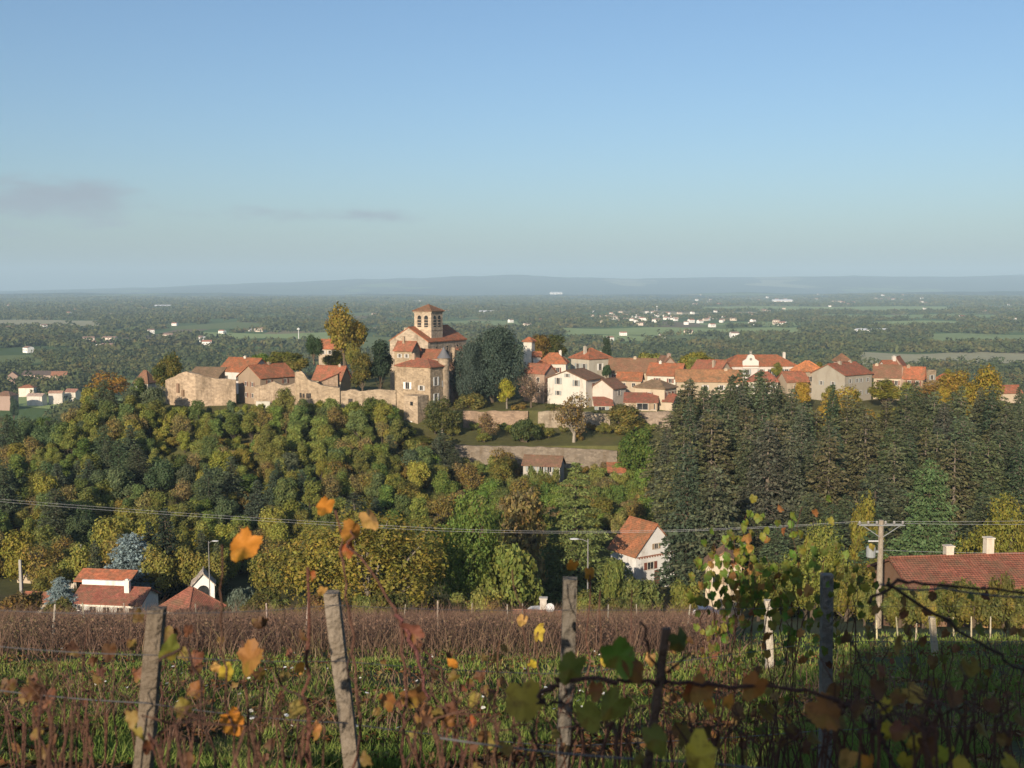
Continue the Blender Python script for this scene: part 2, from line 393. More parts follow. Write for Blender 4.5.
def conifer(key, seed, H, W, csize, whorl=0.55, per=7, droop=0.25, low=0.06, power=0.8, tiers=None, flat=0.6, dens=1.0, gap=0.12):
    g = np.random.default_rng(seed); P = []; Nn = []; A = []; S = []
    mb = MB(); r0 = H * 0.011 + 0.08
    mb.tube([(0, 0, -0.8), (0, 0, H * 0.5), (0.02, 0, H * 0.99)], [r0 * 1.2, r0 * .7, 0.02], 7)
    zs = np.arange(low * H, H * 0.985, whorl) if tiers is None else np.array(tiers) * H
    for zi, z in enumerate(zs):
        t = (z / H - low) / (1 - low)
        Lmax = W / 2 * (1 - t) ** power * g.uniform(0.78, 1.1) + 0.18
        az0 = g.random() * 6.28
        for k in range(per):
            if g.random() < gap: continue
            az = az0 + 6.283 * (k + g.uniform(-.35, .35)) / per
            L = Lmax * g.uniform(0.6, 1.12)
            m = max(3, int(L / csize * 1.5 * dens)); s = np.sqrt(np.linspace(0.06, 1, m))
            dz = 0.22 * s - droop * s * s * 1.4
            dirv = np.array([math.cos(az), math.sin(az), 0]); side = np.array([-math.sin(az), math.cos(az), 0])
            tip = np.array([0, 0, z]) + dirv * L + np.array([0, 0, dz[-1] * L])
            mb.tube([(0, 0, z), tuple(np.array([0, 0, z]) + dirv * L * .5 + np.array([0, 0, (0.11 - droop * .35) * L])), tuple(tip)], [0.05 + L * .008, 0.03, 0.012], 4, cap=False)
            for rep in range(3):
                w = (0.10 + 0.24 * np.sin(s * 2.6)) * L
                off = g.uniform(-1, 1, m)[:, None] * w[:, None]
                p = np.array([0, 0, z]) + dirv * (s * L)[:, None] + side * off + np.array([0, 0, 1]) * (dz * L)[:, None]
                p += g.normal(size=(m, 3)) * csize * np.array([.5, .5, .35 + 0.25 * (1 - flat)])
                P.append(p); Nn.append(np.array([0, 0, 1]) * flat + unit(g, m) * (1.15 - flat * 0.6))
                A.append(dirv * 0.8 + side * (off / np.maximum(L, .1)) * 1.5 + np.array([0, 0, -0.35]) + unit(g, m) * 0.5)
                S.append(np.full(m, csize) * g.uniform(0.6, 1.25, m) * (0.75 + 0.3 * (1 - t)))
    P = np.concatenate(P); V = cards(P, np.concatenate(Nn), np.concatenate(S), g, 1.15, np.concatenate(A))
    PROTO[key] = (fastmesh('crown', V, 4, NEEDLE), mbmesh(mb, 'trunk', BARK), H, W)

broadleaf('round', 1, 9, 8, 6000, 0.24, 18, 0.07)
broadleaf('round2', 2, 9, 7, 6000, 0.23, 15, 0.05)
broadleaf('upright', 3, 10, 6, 5600, 0.23, 14, 0.05)
broadleaf('dome', 15, 21, 17, 42000, 0.26, 40, 0.0, 0.0, NEEDLE)
broadleaf('stem', 14, 7, 5.5, 3600, 0.20, 12, 0.28)
broadleaf('loose', 4, 9, 8, 3000, 0.21, 20, 0.2, 0.4)
broadleaf('bare', 5, 11, 10, 1000, 0.22, 18, 0.22, 0.9)
broadleaf('big', 6, 14, 18, 26000, 0.21, 34, 0.04)
broadleaf('big2', 7, 14, 14, 19000, 0.21, 26, 0.06)
broadleaf('bush', 8, 4, 6, 4600, 0.18, 14, 0.0)
broadleaf('bush2', 9, 3, 5, 3600, 0.165, 11, 0.0)
conifer('pine', 21, 20, 8.0, 0.27, 0.62, 7, 0.30, 0.10, 0.62)
conifer('pine2', 22, 20, 8.6, 0.28, 0.72, 7, 0.22, 0.16, 0.55, gap=0.25)
conifer('pine3', 23, 20, 7.0, 0.27, 0.6, 7, 0.36, 0.05, 0.75)
conifer('small_fir', 24, 9, 5.0, 0.20, 0.42, 7, 0.25, 0.05, 0.75)
conifer('spruce', 25, 9, 7.5, 0.17, 0.40, 10, 0.12, 0.03, 0.48, dens=1.2)
conifer('cedar', 26, 22, 16.5, 0.32, 0.6, 11, 0.16, 0.03, 0.36, flat=0.8, dens=1.1, gap=0.05)
conifer('tier_cedar', 27, 22, 17, 0.24, 0.6, 13, 0.30, 0.04, 0.95, tiers=[.05, .12, .19, .27, .34, .42, .49, .57, .64, .71, .78, .84, .89, .93, .965], flat=.45, dens=1.7, gap=0.12)
conifer('pyramid', 29, 17, 12, 0.24, 0.5, 10, 0.05, 0.01, 0.6, flat=0.35, dens=0.9)
conifer('cypress', 28, 12, 4.6, 0.19, 0.34, 8, -0.1, 0.01, 0.5, flat=0.2, dens=1.1)

def plant(key, name, x, y, H, W, color, autumn=0.0, bark=(0.10, 0.075, 0.05), label=None, cat='tree', group=None, sink=0.0, z=None):
    cm, tm, h0, w0 = PROTO[key]
    o = empty(name, (x, y, (gz(x, y) if z is None else z) - sink), rnd.uniform(0, 6.283))
    o.scale = (W / w0, W / w0, H / h0)
    link('trunk', tm, o, bark + (0,)); link('crown', cm, o, tuple(color) + (autumn,))
    tag(o, label, cat, group); return o

def tree(key, name, px, top, Y, wpx, color, label, autumn=0.0, cat='tree', group=None, base=None, bark=(0.10, 0.075, 0.05)):
    x = xcol(px, top, Y); z = gz(x, Y) if base is None else zrow(base, Y)
    return plant(key, name, x, Y, max(zrow(top, Y) - z, 1.0), wpx / F * Y, color, autumn, bark, label, cat, group, z=z)

def jit(c, a=0.25):
    k = 1 + rnd.uniform(-a, a); return tuple(max(0.004, v * k * (1 + rnd.uniform(-a, a) * 0.35)) for v in c)

OLIVE = (0.118, 0.135, 0.032); YGREEN = (0.16, 0.162, 0.03); GREEN = (0.08, 0.125, 0.024); DGREEN = (0.032, 0.055, 0.022)
PINE = (0.058, 0.076, 0.036); RUST = (0.13, 0.07, 0.022); GOLD = (0.20, 0.145, 0.022); BLUE = (0.19, 0.25, 0.25); CEDAR = (0.040, 0.060, 0.042)

# ------------------------------------------------------------------ ground
rows = np.unique(np.concatenate([np.arange(-60, 8, 4), np.arange(9, 110, 0.8), np.arange(60, 280, 2.0), [244.4, 245.0, 263.4, 264.0], np.arange(280, 900, 12), np.geomspace(900, 9000, 60), np.geomspace(9000, 25500, 90)]))
T = np.linspace(-1, 1, 241); T = np.sign(T) * np.abs(T) ** 1.25
X = T[None, :] * (90 + 1.05 * np.maximum(rows, 0))[:, None]; Yg = np.repeat(rows[:, None], len(T), 1)
V = np.stack([X, Yg, terrain(X, Yg)], -1).reshape(-1, 3)
nr, nc = len(rows), len(T)
i = (np.arange(nr - 1)[:, None] * nc + np.arange(nc - 1)[None, :]).ravel()
tag(link('ground', indexed('ground', V, np.stack([i, i + 1, i + 1 + nc, i + nc], 1), GROUND, True)), kind='structure')

# ------------------------------------------------------------------ houses
TERRA = (0.29, 0.10, 0.055); ORANGE = (0.35, 0.118, 0.055); BROWN = (0.21, 0.105, 0.062); OLDROOF = (0.20, 0.135, 0.08); REDROOF = (0.25, 0.08, 0.05)
CREAM = (0.40, 0.32, 0.225); WHITE = (0.52, 0.475, 0.41); BEIGE = (0.33, 0.265, 0.195); STN = (0.29, 0.215, 0.145); GREY = (0.29, 0.26, 0.21); PINK = (0.33, 0.235, 0.18)

def wall_window(parent, root_wd, face, u, zc, ww, wh, shut=None, arched=False, frame=(0.5, 0.45, 0.38), name='window'):
    w, d = root_wd
    if face == 'f': c = Vector(((u - .5) * w, -d / 2, zc)); rot = 0
    elif face == 'b': c = Vector(((.5 - u) * w, d / 2, zc)); rot = math.pi
    elif face == 'r': c = Vector((w / 2, (u - .5) * d, zc)); rot = math.pi / 2
    else: c = Vector((-w / 2, (.5 - u) * d, zc)); rot = -math.pi / 2
    b = 0.11; mb = MB()
    if name == 'window':
        mb.box((0, -.02, wh / 2 + b / 2), (ww + 2 * b, .10, b)); mb.box((0, -.03, -wh / 2 - b / 2), (ww + 2 * b, .14, b))
        for s in (-1, 1): mb.box((s * (ww / 2 + b / 2), -.02, 0), (b, .10, wh))
        mb.box((0, -.012, 0), (.05, .03, wh))
    mb.box((0, 0.002, 0), (ww, .02, wh), mi=1)
    if arched:
        pts = [(ww / 2 * math.cos(a), wh / 2 + ww / 2 * math.sin(a)) for a in np.linspace(0, math.pi, 9)]
        V = [(p[0], -.008, p[1]) for p in pts] + [(p[0], .012, p[1]) for p in pts]
        mb.add(V, [tuple(range(9)), tuple(range(17, 8, -1))] + [(k, k + 9, k + 10, k + 1) for k in range(8)], 1)
    o = mb.build(name, [PAINT, GLASS], parent, frame); o.location = c; o.rotation_euler = (0, 0, rot)
    if shut:
        for s in (-1, 1):
            k = MB(); k.box((s * (ww / 2 + b + ww * .27), -.05, 0), (ww * .5, .05, wh + .1))
            for q in range(5): k.box((s * (ww / 2 + b + ww * .27), -.085, (q - 2) * wh / 5.2), (ww * .44, .03, wh * .06))
            k.build('shutter', PAINT, o, shut)
    return o

def roof_gable(w, d, he, hr, axis, o=.4, t=.2, oend=.35):
    half, length = (w / 2, d) if axis == 'y' else (d / 2, w)
    s = (hr - he) / half; a = half + o; ze = he - o * s
    prof = [(-a, ze), (0, hr), (a, ze), (a, ze + t), (0, hr + t), (-a, ze + t)]
    l = length / 2 + oend; mb = MB()
    V = [(p, q, z) if axis == 'y' else (q, p, z) for q in (-l, l) for p, z in prof]
    Fc = [(0, 1, 4, 5), (1, 2, 3, 4), (11, 10, 7, 6), (10, 9, 8, 7)] + [(k, k + 6, (k + 1) % 6 + 6, (k + 1) % 6) for k in range(6)]
    mb.add(V, Fc)
    # ridge tiles
    r = [(0, -l, hr + t + .03), (0, l, hr + t + .03)] if axis == 'y' else [(-l, 0, hr + t + .03), (l, 0, hr + t + .03)]
    mb.tube(r, .11, 6); return mb
def roof_hip(w, d, he, hr, o=.4, t=.2):
    a, b = w / 2 + o, d / 2 + o; e = max(w - d, 0) / 2; f = max(d - w, 0) / 2; mb = MB()
    lo, hi = he + .012, he + .012 + t
    V = [(-a, -b, lo), (a, -b, lo), (a, b, lo), (-a, b, lo), (-a, -b, hi), (a, -b, hi), (a, b, hi), (-a, b, hi), (-e, -f, hr), (e if e else 0.02, f if f else 0.0, hr)]
    Fc = [(3, 2, 1, 0), (0, 1, 5, 4), (1, 2, 6, 5), (2, 3, 7, 6), (3, 0, 4, 7)]
    if w >= d: Fc += [(4, 5, 9, 8), (6, 7, 8, 9), (5, 6, 9), (7, 4, 8)]
    else: Fc += [(4, 5, 8), (6, 7, 9), (5, 6, 9, 8), (7, 4, 8, 9)]
    mb.add(V, Fc)
    for s, k in ((4, 8), (5, 9 if w >= d else 8), (6, 9), (7, 8 if w >= d else 9)): mb.tube([V[s], V[k]], .10, 5)
    return mb
def roof_shed(w, d, he, hr, o=.4, t=.2, axis='y'):
    """low at the front; axis x: low at the left"""
    half = d / 2 if axis == 'y' else w / 2; L = (w if axis == 'y' else d) / 2 + o
    s = (hr - he) / (2 * half); a = half + o; mb = MB()
    prof = [(-a, he - o * s), (a, hr + o * s), (a, hr + o * s + t), (-a, he - o * s + t)]
    V = [(q, p, z) if axis == 'y' else (p, q, z) for q in (-L, L) for p, z in prof]
    mb.add(V, [(0, 1, 2, 3), (7, 6, 5, 4)] + [(k, k + 4, (k + 1) % 4 + 4, (k + 1) % 4) for k in range(4)]); return mb
def walls(w, d, he, hr, kind):
    a, b = w / 2, d / 2; mb = MB(); z0 = -2.0
    V = [(-a, -b, z0), (a, -b, z0), (a, b, z0), (-a, b, z0), (-a, -b, he), (a, -b, he), (a, b, he), (-a, b, he)]
    h = hr - .02
    if kind == 'gy':
        V += [(0, -b, h), (0, b, h)]
        Fc = [(0, 1, 5, 8, 4), (1, 2, 6, 5), (2, 3, 7, 9, 6), (3, 0, 4, 7), (0, 3, 2, 1), (4, 8, 9, 7), (8, 5, 6, 9)]
    elif kind == 'gx':
        V += [(-a, 0, h), (a, 0, h)]
        Fc = [(0, 1, 5, 4), (1, 2, 6, 9, 5), (2, 3, 7, 6), (3, 0, 4, 8, 7), (0, 3, 2, 1), (4, 5, 9, 8), (8, 9, 6, 7)]
    elif kind == 'shed':
        V[6] = (a, b, h); V[7] = (-a, b, h)
        Fc = [(0, 1, 5, 4), (1, 2, 6, 5), (2, 3, 7, 6), (3, 0, 4, 7), (0, 3, 2, 1), (4, 5, 6, 7)]
    elif kind == 'shedx':
        V[5] = (a, -b, h); V[6] = (a, b, h)
        Fc = [(0, 1, 5, 4), (1, 2, 6, 5), (2, 3, 7, 6), (3, 0, 4, 7), (0, 3, 2, 1), (4, 5, 6, 7)]
    else:
        Fc = [(0, 1, 5, 4), (1, 2, 6, 5), (2, 3, 7, 6), (3, 0, 4, 7), (0, 3, 2, 1), (4, 5, 6, 7)]
    mb.add(V, Fc); return mb

def house(label, pl, pr, eave, ridge, Y, kind='gx', rz=0, k=0.9, wallc=CREAM, roofc=TERRA, win=(), chim=(), wallm=None, name='village_house', cat='house', group='houses of the hilltop village', base=None, shut=None, over=.4, doors=()):
    """pl, pr: silhouette of the walls in pixels; k: depth / width; kind g(able)x, g(able)y, hip, shed, flat"""
    r = R(rz); S = (pr - pl) / F * Y; w = S / (abs(math.cos(r)) + k * abs(math.sin(r))); d = w * k
    x = xcol((pl + pr) / 2, eave, Y); yc = Y + d / 2 * math.cos(r)
    zb = min(gz(x + a * w / 2, yc + b * d / 2) for a in (-1, 1) for b in (-1, 1)) if base is None else zrow(base, Y)
    he, hr = zrow(eave, Y) - zb, zrow(ridge, (Y + d / 2 * math.cos(r)) if kind in ('gx', 'hip') else Y) - zb
    root = empty(name, (x, yc, zb), r); tag(root, label, cat, group)
    shut = shut or rnd.choice((BR, GR, None, (0.30, 0.22, 0.14), (0.42, 0.40, 0.36)))
    walls(w, d, he, hr, kind).build('wall', wallm or PLASTER, root, jit(wallc, .07))
    ro = None
    if kind in ('gx', 'gy'): rb = roof_gable(w, d, he, hr, kind[1], over)
    elif kind == 'hip': rb = roof_hip(w, d, he, hr, over)
    elif kind == 'shed': rb = roof_shed(w, d, he, hr, over)
    elif kind == 'shedx': rb = roof_shed(w, d, he, hr, over, axis='x')
    else: rb = None
    if rb: ro = rb.build('roof', ROOF, root, jit(roofc, .10))
    for (u, v, zt, cw) in chim:
        cx, cy = (u - .5) * w, (v - .5) * d; zt = hr + zt
        if kind == 'gx': rz_ = hr - abs(cy) / (d / 2) * (hr - he)
        elif kind == 'gy': rz_ = hr - abs(cx) / (w / 2) * (hr - he)
        else: rz_ = he
        zl = rz_ - .3
        m = MB(); m.box((cx, cy, (zl + zt) / 2), (cw, cw * .75, zt - zl)); m.box((cx, cy, zt + .06), (cw + .16, cw * .75 + .16, .12)); m.box((cx, cy, zt + .2), (cw * .5, cw * .4, .18))
        m.build('chimney', PLASTER, ro or root, wallc)
    for q in win:
        f, u, dz, ww, wh = q[:5]
        wall_window(root, (w, d), f, u, he - dz, ww, wh, q[5] if len(q) > 5 else shut)
    for (f, u, ww, wh, c) in doors:
        m = MB(); o = wall_window(root, (w, d), f, u, wh / 2, ww, wh, None, False, c, 'door'); o.data.materials[1] = PAINT
    return root, w, d, he, hr

def grid(f, us, dzs, ww=.9, wh=1.3, sh=None):
    return [(f, u, z, ww, wh) + ((sh,) if sh else ()) for u in us for z in dzs]
BR = (0.16, 0.06, 0.04); WH = (0.7, 0.68, 0.62); GR = (0.25, 0.27, 0.26)

# --- fort side
house('white walled house with orange roof standing above the brown ruined bastion', 216, 268, 371, 358.5, 296, 'gx', -28, .8, WHITE, ORANGE, grid('f', (.25, .6), (2.0,)), [(.5, .5, .5, .7)], base=400)
house('beige gabled house with orange roof and white side built into the rampart', 235, 292, 377, 366, 276, 'gy', -42, 1.15, STN, ORANGE, grid('f', (.35, .65), (1.8, 4.6), .7, 1.0) + grid('r', (.25, .7), (1.2,), .8, 1.0), [(.5, .55, .5, .7)], base=408)
house('long low house with weathered red roof behind the square ruined keep', 312, 349, 379, 366.5, 288, 'gx', -22, .6, CREAM, TERRA, grid('f', (.2, .5, .8), (1.5,), .7, .9), [(.8, .5, .5, .6)], base=398)
house('narrow lean-to with sloping red roof leaning on the ruined keep', 306, 338, 388, 374, 277, 'shedx', 0, .35, STN, REDROOF, grid('f', (.6,), (1.5,), .7, .9), wallm=STONE, base=408)
house('old house with orange roof half hidden behind the tall autumn tree', 318, 346, 348, 340, 330, 'gx', -15, .7, CREAM, ORANGE, grid('f', (.2, .5, .8), (1.3,), .8, 1.1), base=372)
house('house with brown hipped roof and white wall left of the bastion', 134, 153, 383.5, 370, 300, 'hip', -20, .8, WHITE, BROWN, grid('f', (.3, .7), (1.2,), .8, 1.0), base=393)

def rampart(label, pts, thick=1.4, color=STN, name='rampart_wall', cat='rampart wall', group='walls of the ruined fort', ragged=0.5, openings=(), mat=None, step=1.0):
    """pts: (px, Y, py_top, py_bottom); the wall runs through them, ragged along its top"""
    P = [(xcol(p[0], p[3], p[1]), p[1], zrow(p[2], p[1]), zrow(p[3], p[1])) for p in pts]
    top, fr = [], []
    for a, b in zip(P[:-1], P[1:]):
        n = max(2, int(math.hypot(b[0] - a[0], b[1] - a[1]) / step))
        for i in range(n): top.append([a[j] + (b[j] - a[j]) * i / n for j in range(4)])
    top.append(list(P[-1]))
    x0, y0 = top[0][0], top[0][1]; zb0 = top[0][3]
    root = empty(name, (x0, y0, zb0)); mb = MB(); k = len(top); V = []
    h = 0
    for i, t in enumerate(top):
        a, b = top[max(i - 1, 0)], top[min(i + 1, k - 1)]
        dx, dy = b[0] - a[0], b[1] - a[1]; L = math.hypot(dx, dy) or 1
        nx, ny = -dy / L * thick, dx / L * thick
        if i % 2 == 0: h = rnd.uniform(-1, 1) * ragged
        bul = rnd.uniform(-.12, .12)
        zt = t[2] + h; zb = t[3] - 3.0
        V += [(t[0] - x0 - nx * bul, t[1] - y0 - ny * bul, zb - zb0), (t[0] - x0, t[1] - y0, zt - zb0), (t[0] - x0 + nx, t[1] - y0 + ny, zt - zb0 + rnd.uniform(-.3, .3) * ragged), (t[0] - x0 + nx, t[1] - y0 + ny, zb - zb0)]
    Fc = []
    for i in range(k - 1):
        for j in range(4): Fc.append((i * 4 + j, i * 4 + (j + 1) % 4, i * 4 + 4 + (j + 1) % 4, i * 4 + 4 + j)[::-1])
    Fc += [(0, 1, 2, 3), tuple((k - 1) * 4 + j for j in (3, 2, 1, 0))]
    mb.add(V, Fc); mb.build('wall', mat or STONE, root, jit(color, .05))
    for (px, py, wpx, hpx, c) in openings:
        # find the depth of the wall at px
        for a, b in zip(top[:-1], top[1:]):
            pa, pb = 512 + a[0] / a[1] * F, 512 + b[0] / b[1] * F
            if pa <= px <= pb:
                Yw = a[1] + (b[1] - a[1]) * (px - pa) / max(pb - pa, 1e-6); ang = math.atan2(b[1] - a[1], b[0] - a[0])
                m = MB(); m.box((0, 0, 0), (wpx / F * Yw, .5, hpx / F * Yw))  # solid box whose dark colour stands in for shade in a recess
                o = m.build('painted_opening', PAINT, root, c); p = at(px, py, Yw); o.location = (p.x - x0, p.y - y0 , p.z - zb0); o.rotation_euler = (0, 0, ang)
    tag(root, label, cat, group, 'thing'); return root
DK = (0.035, 0.028, 0.022)
rampart('ruined stone bastion at the far left end of the fort', [(166, 276, 379, 408), (172, 274, 376, 408), (187, 272, 370.5, 409), (196, 271, 374, 407), (212, 272.5, 377, 404), (236, 273.5, 380, 402)], 1.6, (0.355, 0.27, 0.185), openings=[(183, 393, 3, 6, (0.2, 0.13, 0.08)), (178, 388, 3, 9, (0.22, 0.14, 0.09))])
house('old shed with sagging brown tiled roof inside the ruined bastion', 188, 222, 377, 369.5, 275, 'shed', -12, .5, STN, OLDROOF, wallm=STONE, base=402, name='stone_shed', cat='shed', group='roofs inside the fort')
rampart('rampart stretch with broken brick arch between gabled house and keep', [(254, 271.5, 386, 412), (262, 270.5, 386, 412), (275, 270.5, 383, 412), (284, 270, 386, 413), (297, 270, 382, 413)], 1.4, (0.335, 0.255, 0.175), openings=[(276, 402, 9, 2.5, (0.12, 0.06, 0.04)), (268, 405, 2, 4, DK)])
rampart('square ruined keep with three small windows in the middle of the rampart', [(295.5, 270.6, 372, 414), (297, 269, 371.5, 414), (302, 269, 372, 414), (308, 269, 378, 414), (321, 269, 386, 413), (340, 269.6, 389, 412)], 2.0, (0.36, 0.27, 0.18), ragged=0.35, openings=[(300.5, 395, 1.6, 4.5, DK), (303.5, 395.5, 1.8, 4, DK), (308.5, 395.5, 4.5, 4.5, DK), (302, 406, 1.6, 3, DK)])
rampart('long low rampart with dark doorway running right to the chateau', [(341, 269.8, 390, 414), (360, 269.5, 391, 413), (380, 269, 390, 412), (396, 269, 391, 412)], 1.2, (0.32, 0.25, 0.175), ragged=.25, openings=[(350.5, 402.5, 4, 7.5, DK)])
rampart('short white plastered wall at the foot of the rampart', [(256, 268.5, 401, 409), (270, 268.3, 402, 409)], .6, (0.5, 0.46, 0.39), ragged=.1, mat=PLASTER)

# --- church
def church():
    Y = 292; r = R(-30); w, d = 12.5, 19
    px = 428; corner = at(px, 345, Y)                       # nearest corner: right front
    root = empty('church', (0, 0, 0), r); c, s = math.cos(r), math.sin(r)
    zb = -29.6; lx, ly = w / 2, -d / 2
    root.location = (corner.x - (lx * c - ly * s), corner.y - (lx * s + ly * c), zb)
    he, hr = zrow(342, Y) - zb, zrow(328.5, Y) - zb
    walls(w, d, he, hr, 'gy').build('nave_wall', STONE, root, (0.37, 0.295, 0.215))
    roof_gable(w, d, he, hr, 'y', .3, .25, .1).build('roof', ROOF, root, ORANGE)
    for q in range(4):                                       # buttresses on the right side
        m = MB(); m.box((w / 2 + .5, -d / 2 + 1.5 + q * 5.2, he / 2 - 1.2), (1.0, .9, he - 1.6)); m.build('buttress', STONE, root, (0.31, 0.24, 0.17))
    for q in range(3):
        o = wall_window(root, (w, d), 'r', (4.1 + q * 5.2) / d, he - 3.2, 1.0, 2.6, None, True, BEIGE)
    wall_window(root, (w, d), 'f', .5, he - 2.5, 1.4, 2.2, None, True, BEIGE)
    # belfry
    sx = 5.5; tz0, tz1, tz2 = hr - 5, zrow(311.5, 298) - zb, zrow(304.5, 298) - zb
    tc = Vector((at(428.5, 320, 299).x, 299, zb)) - root.location
    tl = (tc.x * c + tc.y * s, -tc.x * s + tc.y * c)
    m = MB(); m.box((tl[0], tl[1], (tz0 - 12 + tz1) / 2), (sx, sx, tz1 - tz0 + 12))
    m.box((tl[0], tl[1], tz1 - 4.9), (sx + .24, sx + .24, .22)); m.box((tl[0], tl[1], tz1 - .12), (sx + .5, sx + .5, .25))
    tower = m.build('belfry', STONE, root, (0.41, 0.325, 0.235))
    rb = roof_hip(sx, sx, 0, tz2 - tz1, .45, .15).build('belfry_roof', ROOF, tower, BROWN); rb.location = (tl[0], tl[1], tz1 + .02)
    for face, (nx, ny, rt) in {'f': (0, -1, 0), 'r': (1, 0, math.pi / 2), 'l': (-1, 0, -math.pi / 2)}.items():
        for u in (-1.1, 1.1):
            m = MB(); ww, wh = 1.25, 2.5
            pts = [(-ww / 2, -wh / 2), (ww / 2, -wh / 2)] + [(ww / 2 * math.cos(a), wh / 2 + ww / 2 * math.sin(a)) for a in np.linspace(0, math.pi, 8)]
            k = len(pts); m.add([(p, -.02, z) for p, z in pts] + [(p, .1, z) for p, z in pts], [tuple(range(k)), tuple(range(2 * k - 1, k - 1, -1))] + [(q, q + k, (q + 1) % k + k, (q + 1) % k) for q in range(k)], 1)
            for q in range(3): m.box((0, -.06, -0.8 + q * .75), (ww, .12, .16))
            o = m.build('louvred_opening', [WOOD, GLASS], tower, (0.35, 0.27, 0.2)); o.rotation_euler = (0, 0, rt)
            o.location = (tl[0] + nx * (sx / 2) - ny * u * 1.0, tl[1] + ny * (sx / 2) + nx * u, tz1 - 2.9)
    m = MB(); m.box((tl[0] - sx / 2 - 1.7, tl[1] - .6, tz1 - 7.4), (3.4, 4.4, 6)); m.build('stair_turret', STONE, root, (0.37, 0.295, 0.215))
    # choir and side chapel towards the right
    a = MB(); a.box((w / 2 + 3.2, d / 2 - 3.5, he * .32), (6.2, 6.6, he * .8)); a.build('side_chapel', STONE, root, (0.33, 0.26, 0.19))
    b = roof_shed(6.6, 6.2, 0, 2.0, .3, .2).build('chapel_roof', ROOF, root, TERRA); b.location = (w / 2 + 3.2, d / 2 - 3.5, he * .72 + .02); b.rotation_euler = (0, 0, math.pi / 2)
    tag(root, 'old stone church with square belfry and orange nave roof above the village', 'church')
church()
house('small stone house with red roof and dark slate hip below the church gable', 394, 419, 350, 342, 281, 'gx', -25, .8, STN, TERRA, grid('f', (.3, .7), (1.5,), .6, .9), [(.35, .4, 1.3, .6)], wallm=STONE, base=398)

# --- chateau
def chateau():
    group = 'parts of the chateau'
    root, w, d, he, hr = house('stone chateau with orange roofs and grey cone turret below the church', 395, 448, 367, 358, 266, 'hip', -33, .72, (0.34, 0.255, 0.175), TERRA,
        [('f', .33, 4.6, 1.1, 1.6, WH), ('f', .74, 5.0, .9, 1.1), ('f', .36, 8.8, 1.2, 1.4), ('f', .74, 9.0, .9, .9), ('r', .3, 3.4, 1.0, 2.0, WH), ('r', .3, 7.4, 1.0, 2.0, WH), ('r', .75, 4.2, .9, 1.4)], [(.3, .4, .9, .8)], STONE, 'chateau', 'chateau', None, base=412)
    m = MB(); m.lathe([(1.35, -8), (1.35, 1.7), (1.5, 1.75), (1.5, 2.0)], 18, (w / 2 - .6, d / 2 - 1.2, he)); m.build('turret', STONE, root, (0.30, 0.235, 0.165))
    m = MB(); m.lathe([(1.75, 0), (1.0, 1.0), (.25, 2.4), (.02, 2.8)], 18, (w / 2 - .6, d / 2 - 1.2, he + 2.02)); m.build('turret_roof', PAINT, root, (0.13, 0.13, 0.135))
    # stepped lower tower down the slope
    zb = root.location.z; t = at(416, 420, 262.5) - root.location; r = R(33)
    tl = (t.x * math.cos(r) - t.y * math.sin(r), t.x * math.sin(r) + t.y * math.cos(r))
    m = MB(); m.box((tl[0], tl[1], zrow(415, 262) - zb - 1), (4.2, 4.0, 11.5)); tw = m.build('lower_tower', STONE, root, (0.35, 0.27, 0.185))
    m = MB(); m.box((tl[0] - .2, tl[1] - 2.02, zrow(427, 262) - zb), (1.2, .1, 3.2)); m.build('door', PAINT, tw, (0.62, 0.6, 0.55))
    m = MB(); m.box((tl[0] + .3, tl[1] - 2.02, zrow(403, 262) - zb), (.8, .1, .9)); m.build('window', GLASS, tw)
chateau()
house('tall narrow stone house with dark eaves between chateau turret and cedar', 441, 462, 372, 364, 279, 'gy', -30, 1.2, PINK, BROWN, grid('f', (.5,), (2, 5), .8, 1.2), wallm=STONE, base=402)
house('pale low house roof tucked between church choir and cedar', 416, 446, 357, 350, 284, 'gx', -30, .6, BEIGE, TERRA, grid('f', (.3, .7), (1.4,), .7, 1), base=398)

# --- houses right of the cedar
house('slim white tower with small red hipped roof beside the cedar', 523.5, 535, 342, 337, 300, 'hip', -25, .9, WHITE, ORANGE, [('r', .4, 3, .8, 1.0)], base=390, name='white_tower', cat='tower', group=None)
house('white stepped annexe at the foot of the slim tower', 533, 541, 356, 352.5, 299, 'gx', 0, 1, WHITE, ORANGE, base=390)
house('white house with bright red hipped roof right of the slim tower', 539, 569, 364, 352.5, 298, 'hip', -10, .7, WHITE, ORANGE, grid('f', (.3, .7), (1.6,), .8, 1.2, BR), [(.75, .5, .4, .7)], base=392)
house('grey two storey house with pyramid orange roof and white shutters', 571, 612, 359, 348, 305, 'hip', 38, .95, (0.40, 0.36, 0.29), ORANGE, grid('f', (.5,), (2.2,), 1.0, 1.8, WH) + grid('l', (.4, .75), (2.2,), 1.0, 1.8, GR), [(.2, .45, .4, .8), (.95, .5, -1.2, .6)], base=390)
house('pinkish house with red roof behind the bare purple tree', 524, 556, 372.5, 364.5, 279, 'gx', -38, .75, PINK, TERRA, grid('f', (.3, .7), (1.8, 4.4), .8, 1.2) + grid('r', (.3, .7), (1.8, 4.4), .8, 1.2, BR), base=403)
house('big white gabled house with brown roof facing the terrace', 548, 604, 379, 371, 272, 'gy', -34, .75, (0.56, 0.51, 0.44), BROWN, [('f', .28, .6, .9, 1.5), ('f', .75, .9, .9, 1.4), ('f', .52, -.9, .7, .8), ('f', .28, 3.6, .8, 1.0), ('r', .5, 1.6, .9, 1.2, BR)], base=405)
house('small white gabled house with brown roof below the big white gable', 592, 627, 388, 380, 270, 'gy', -36, 1.0, (0.48, 0.43, 0.36), BROWN, [('r', .5, 1.3, .9, 1.2)], base=409)
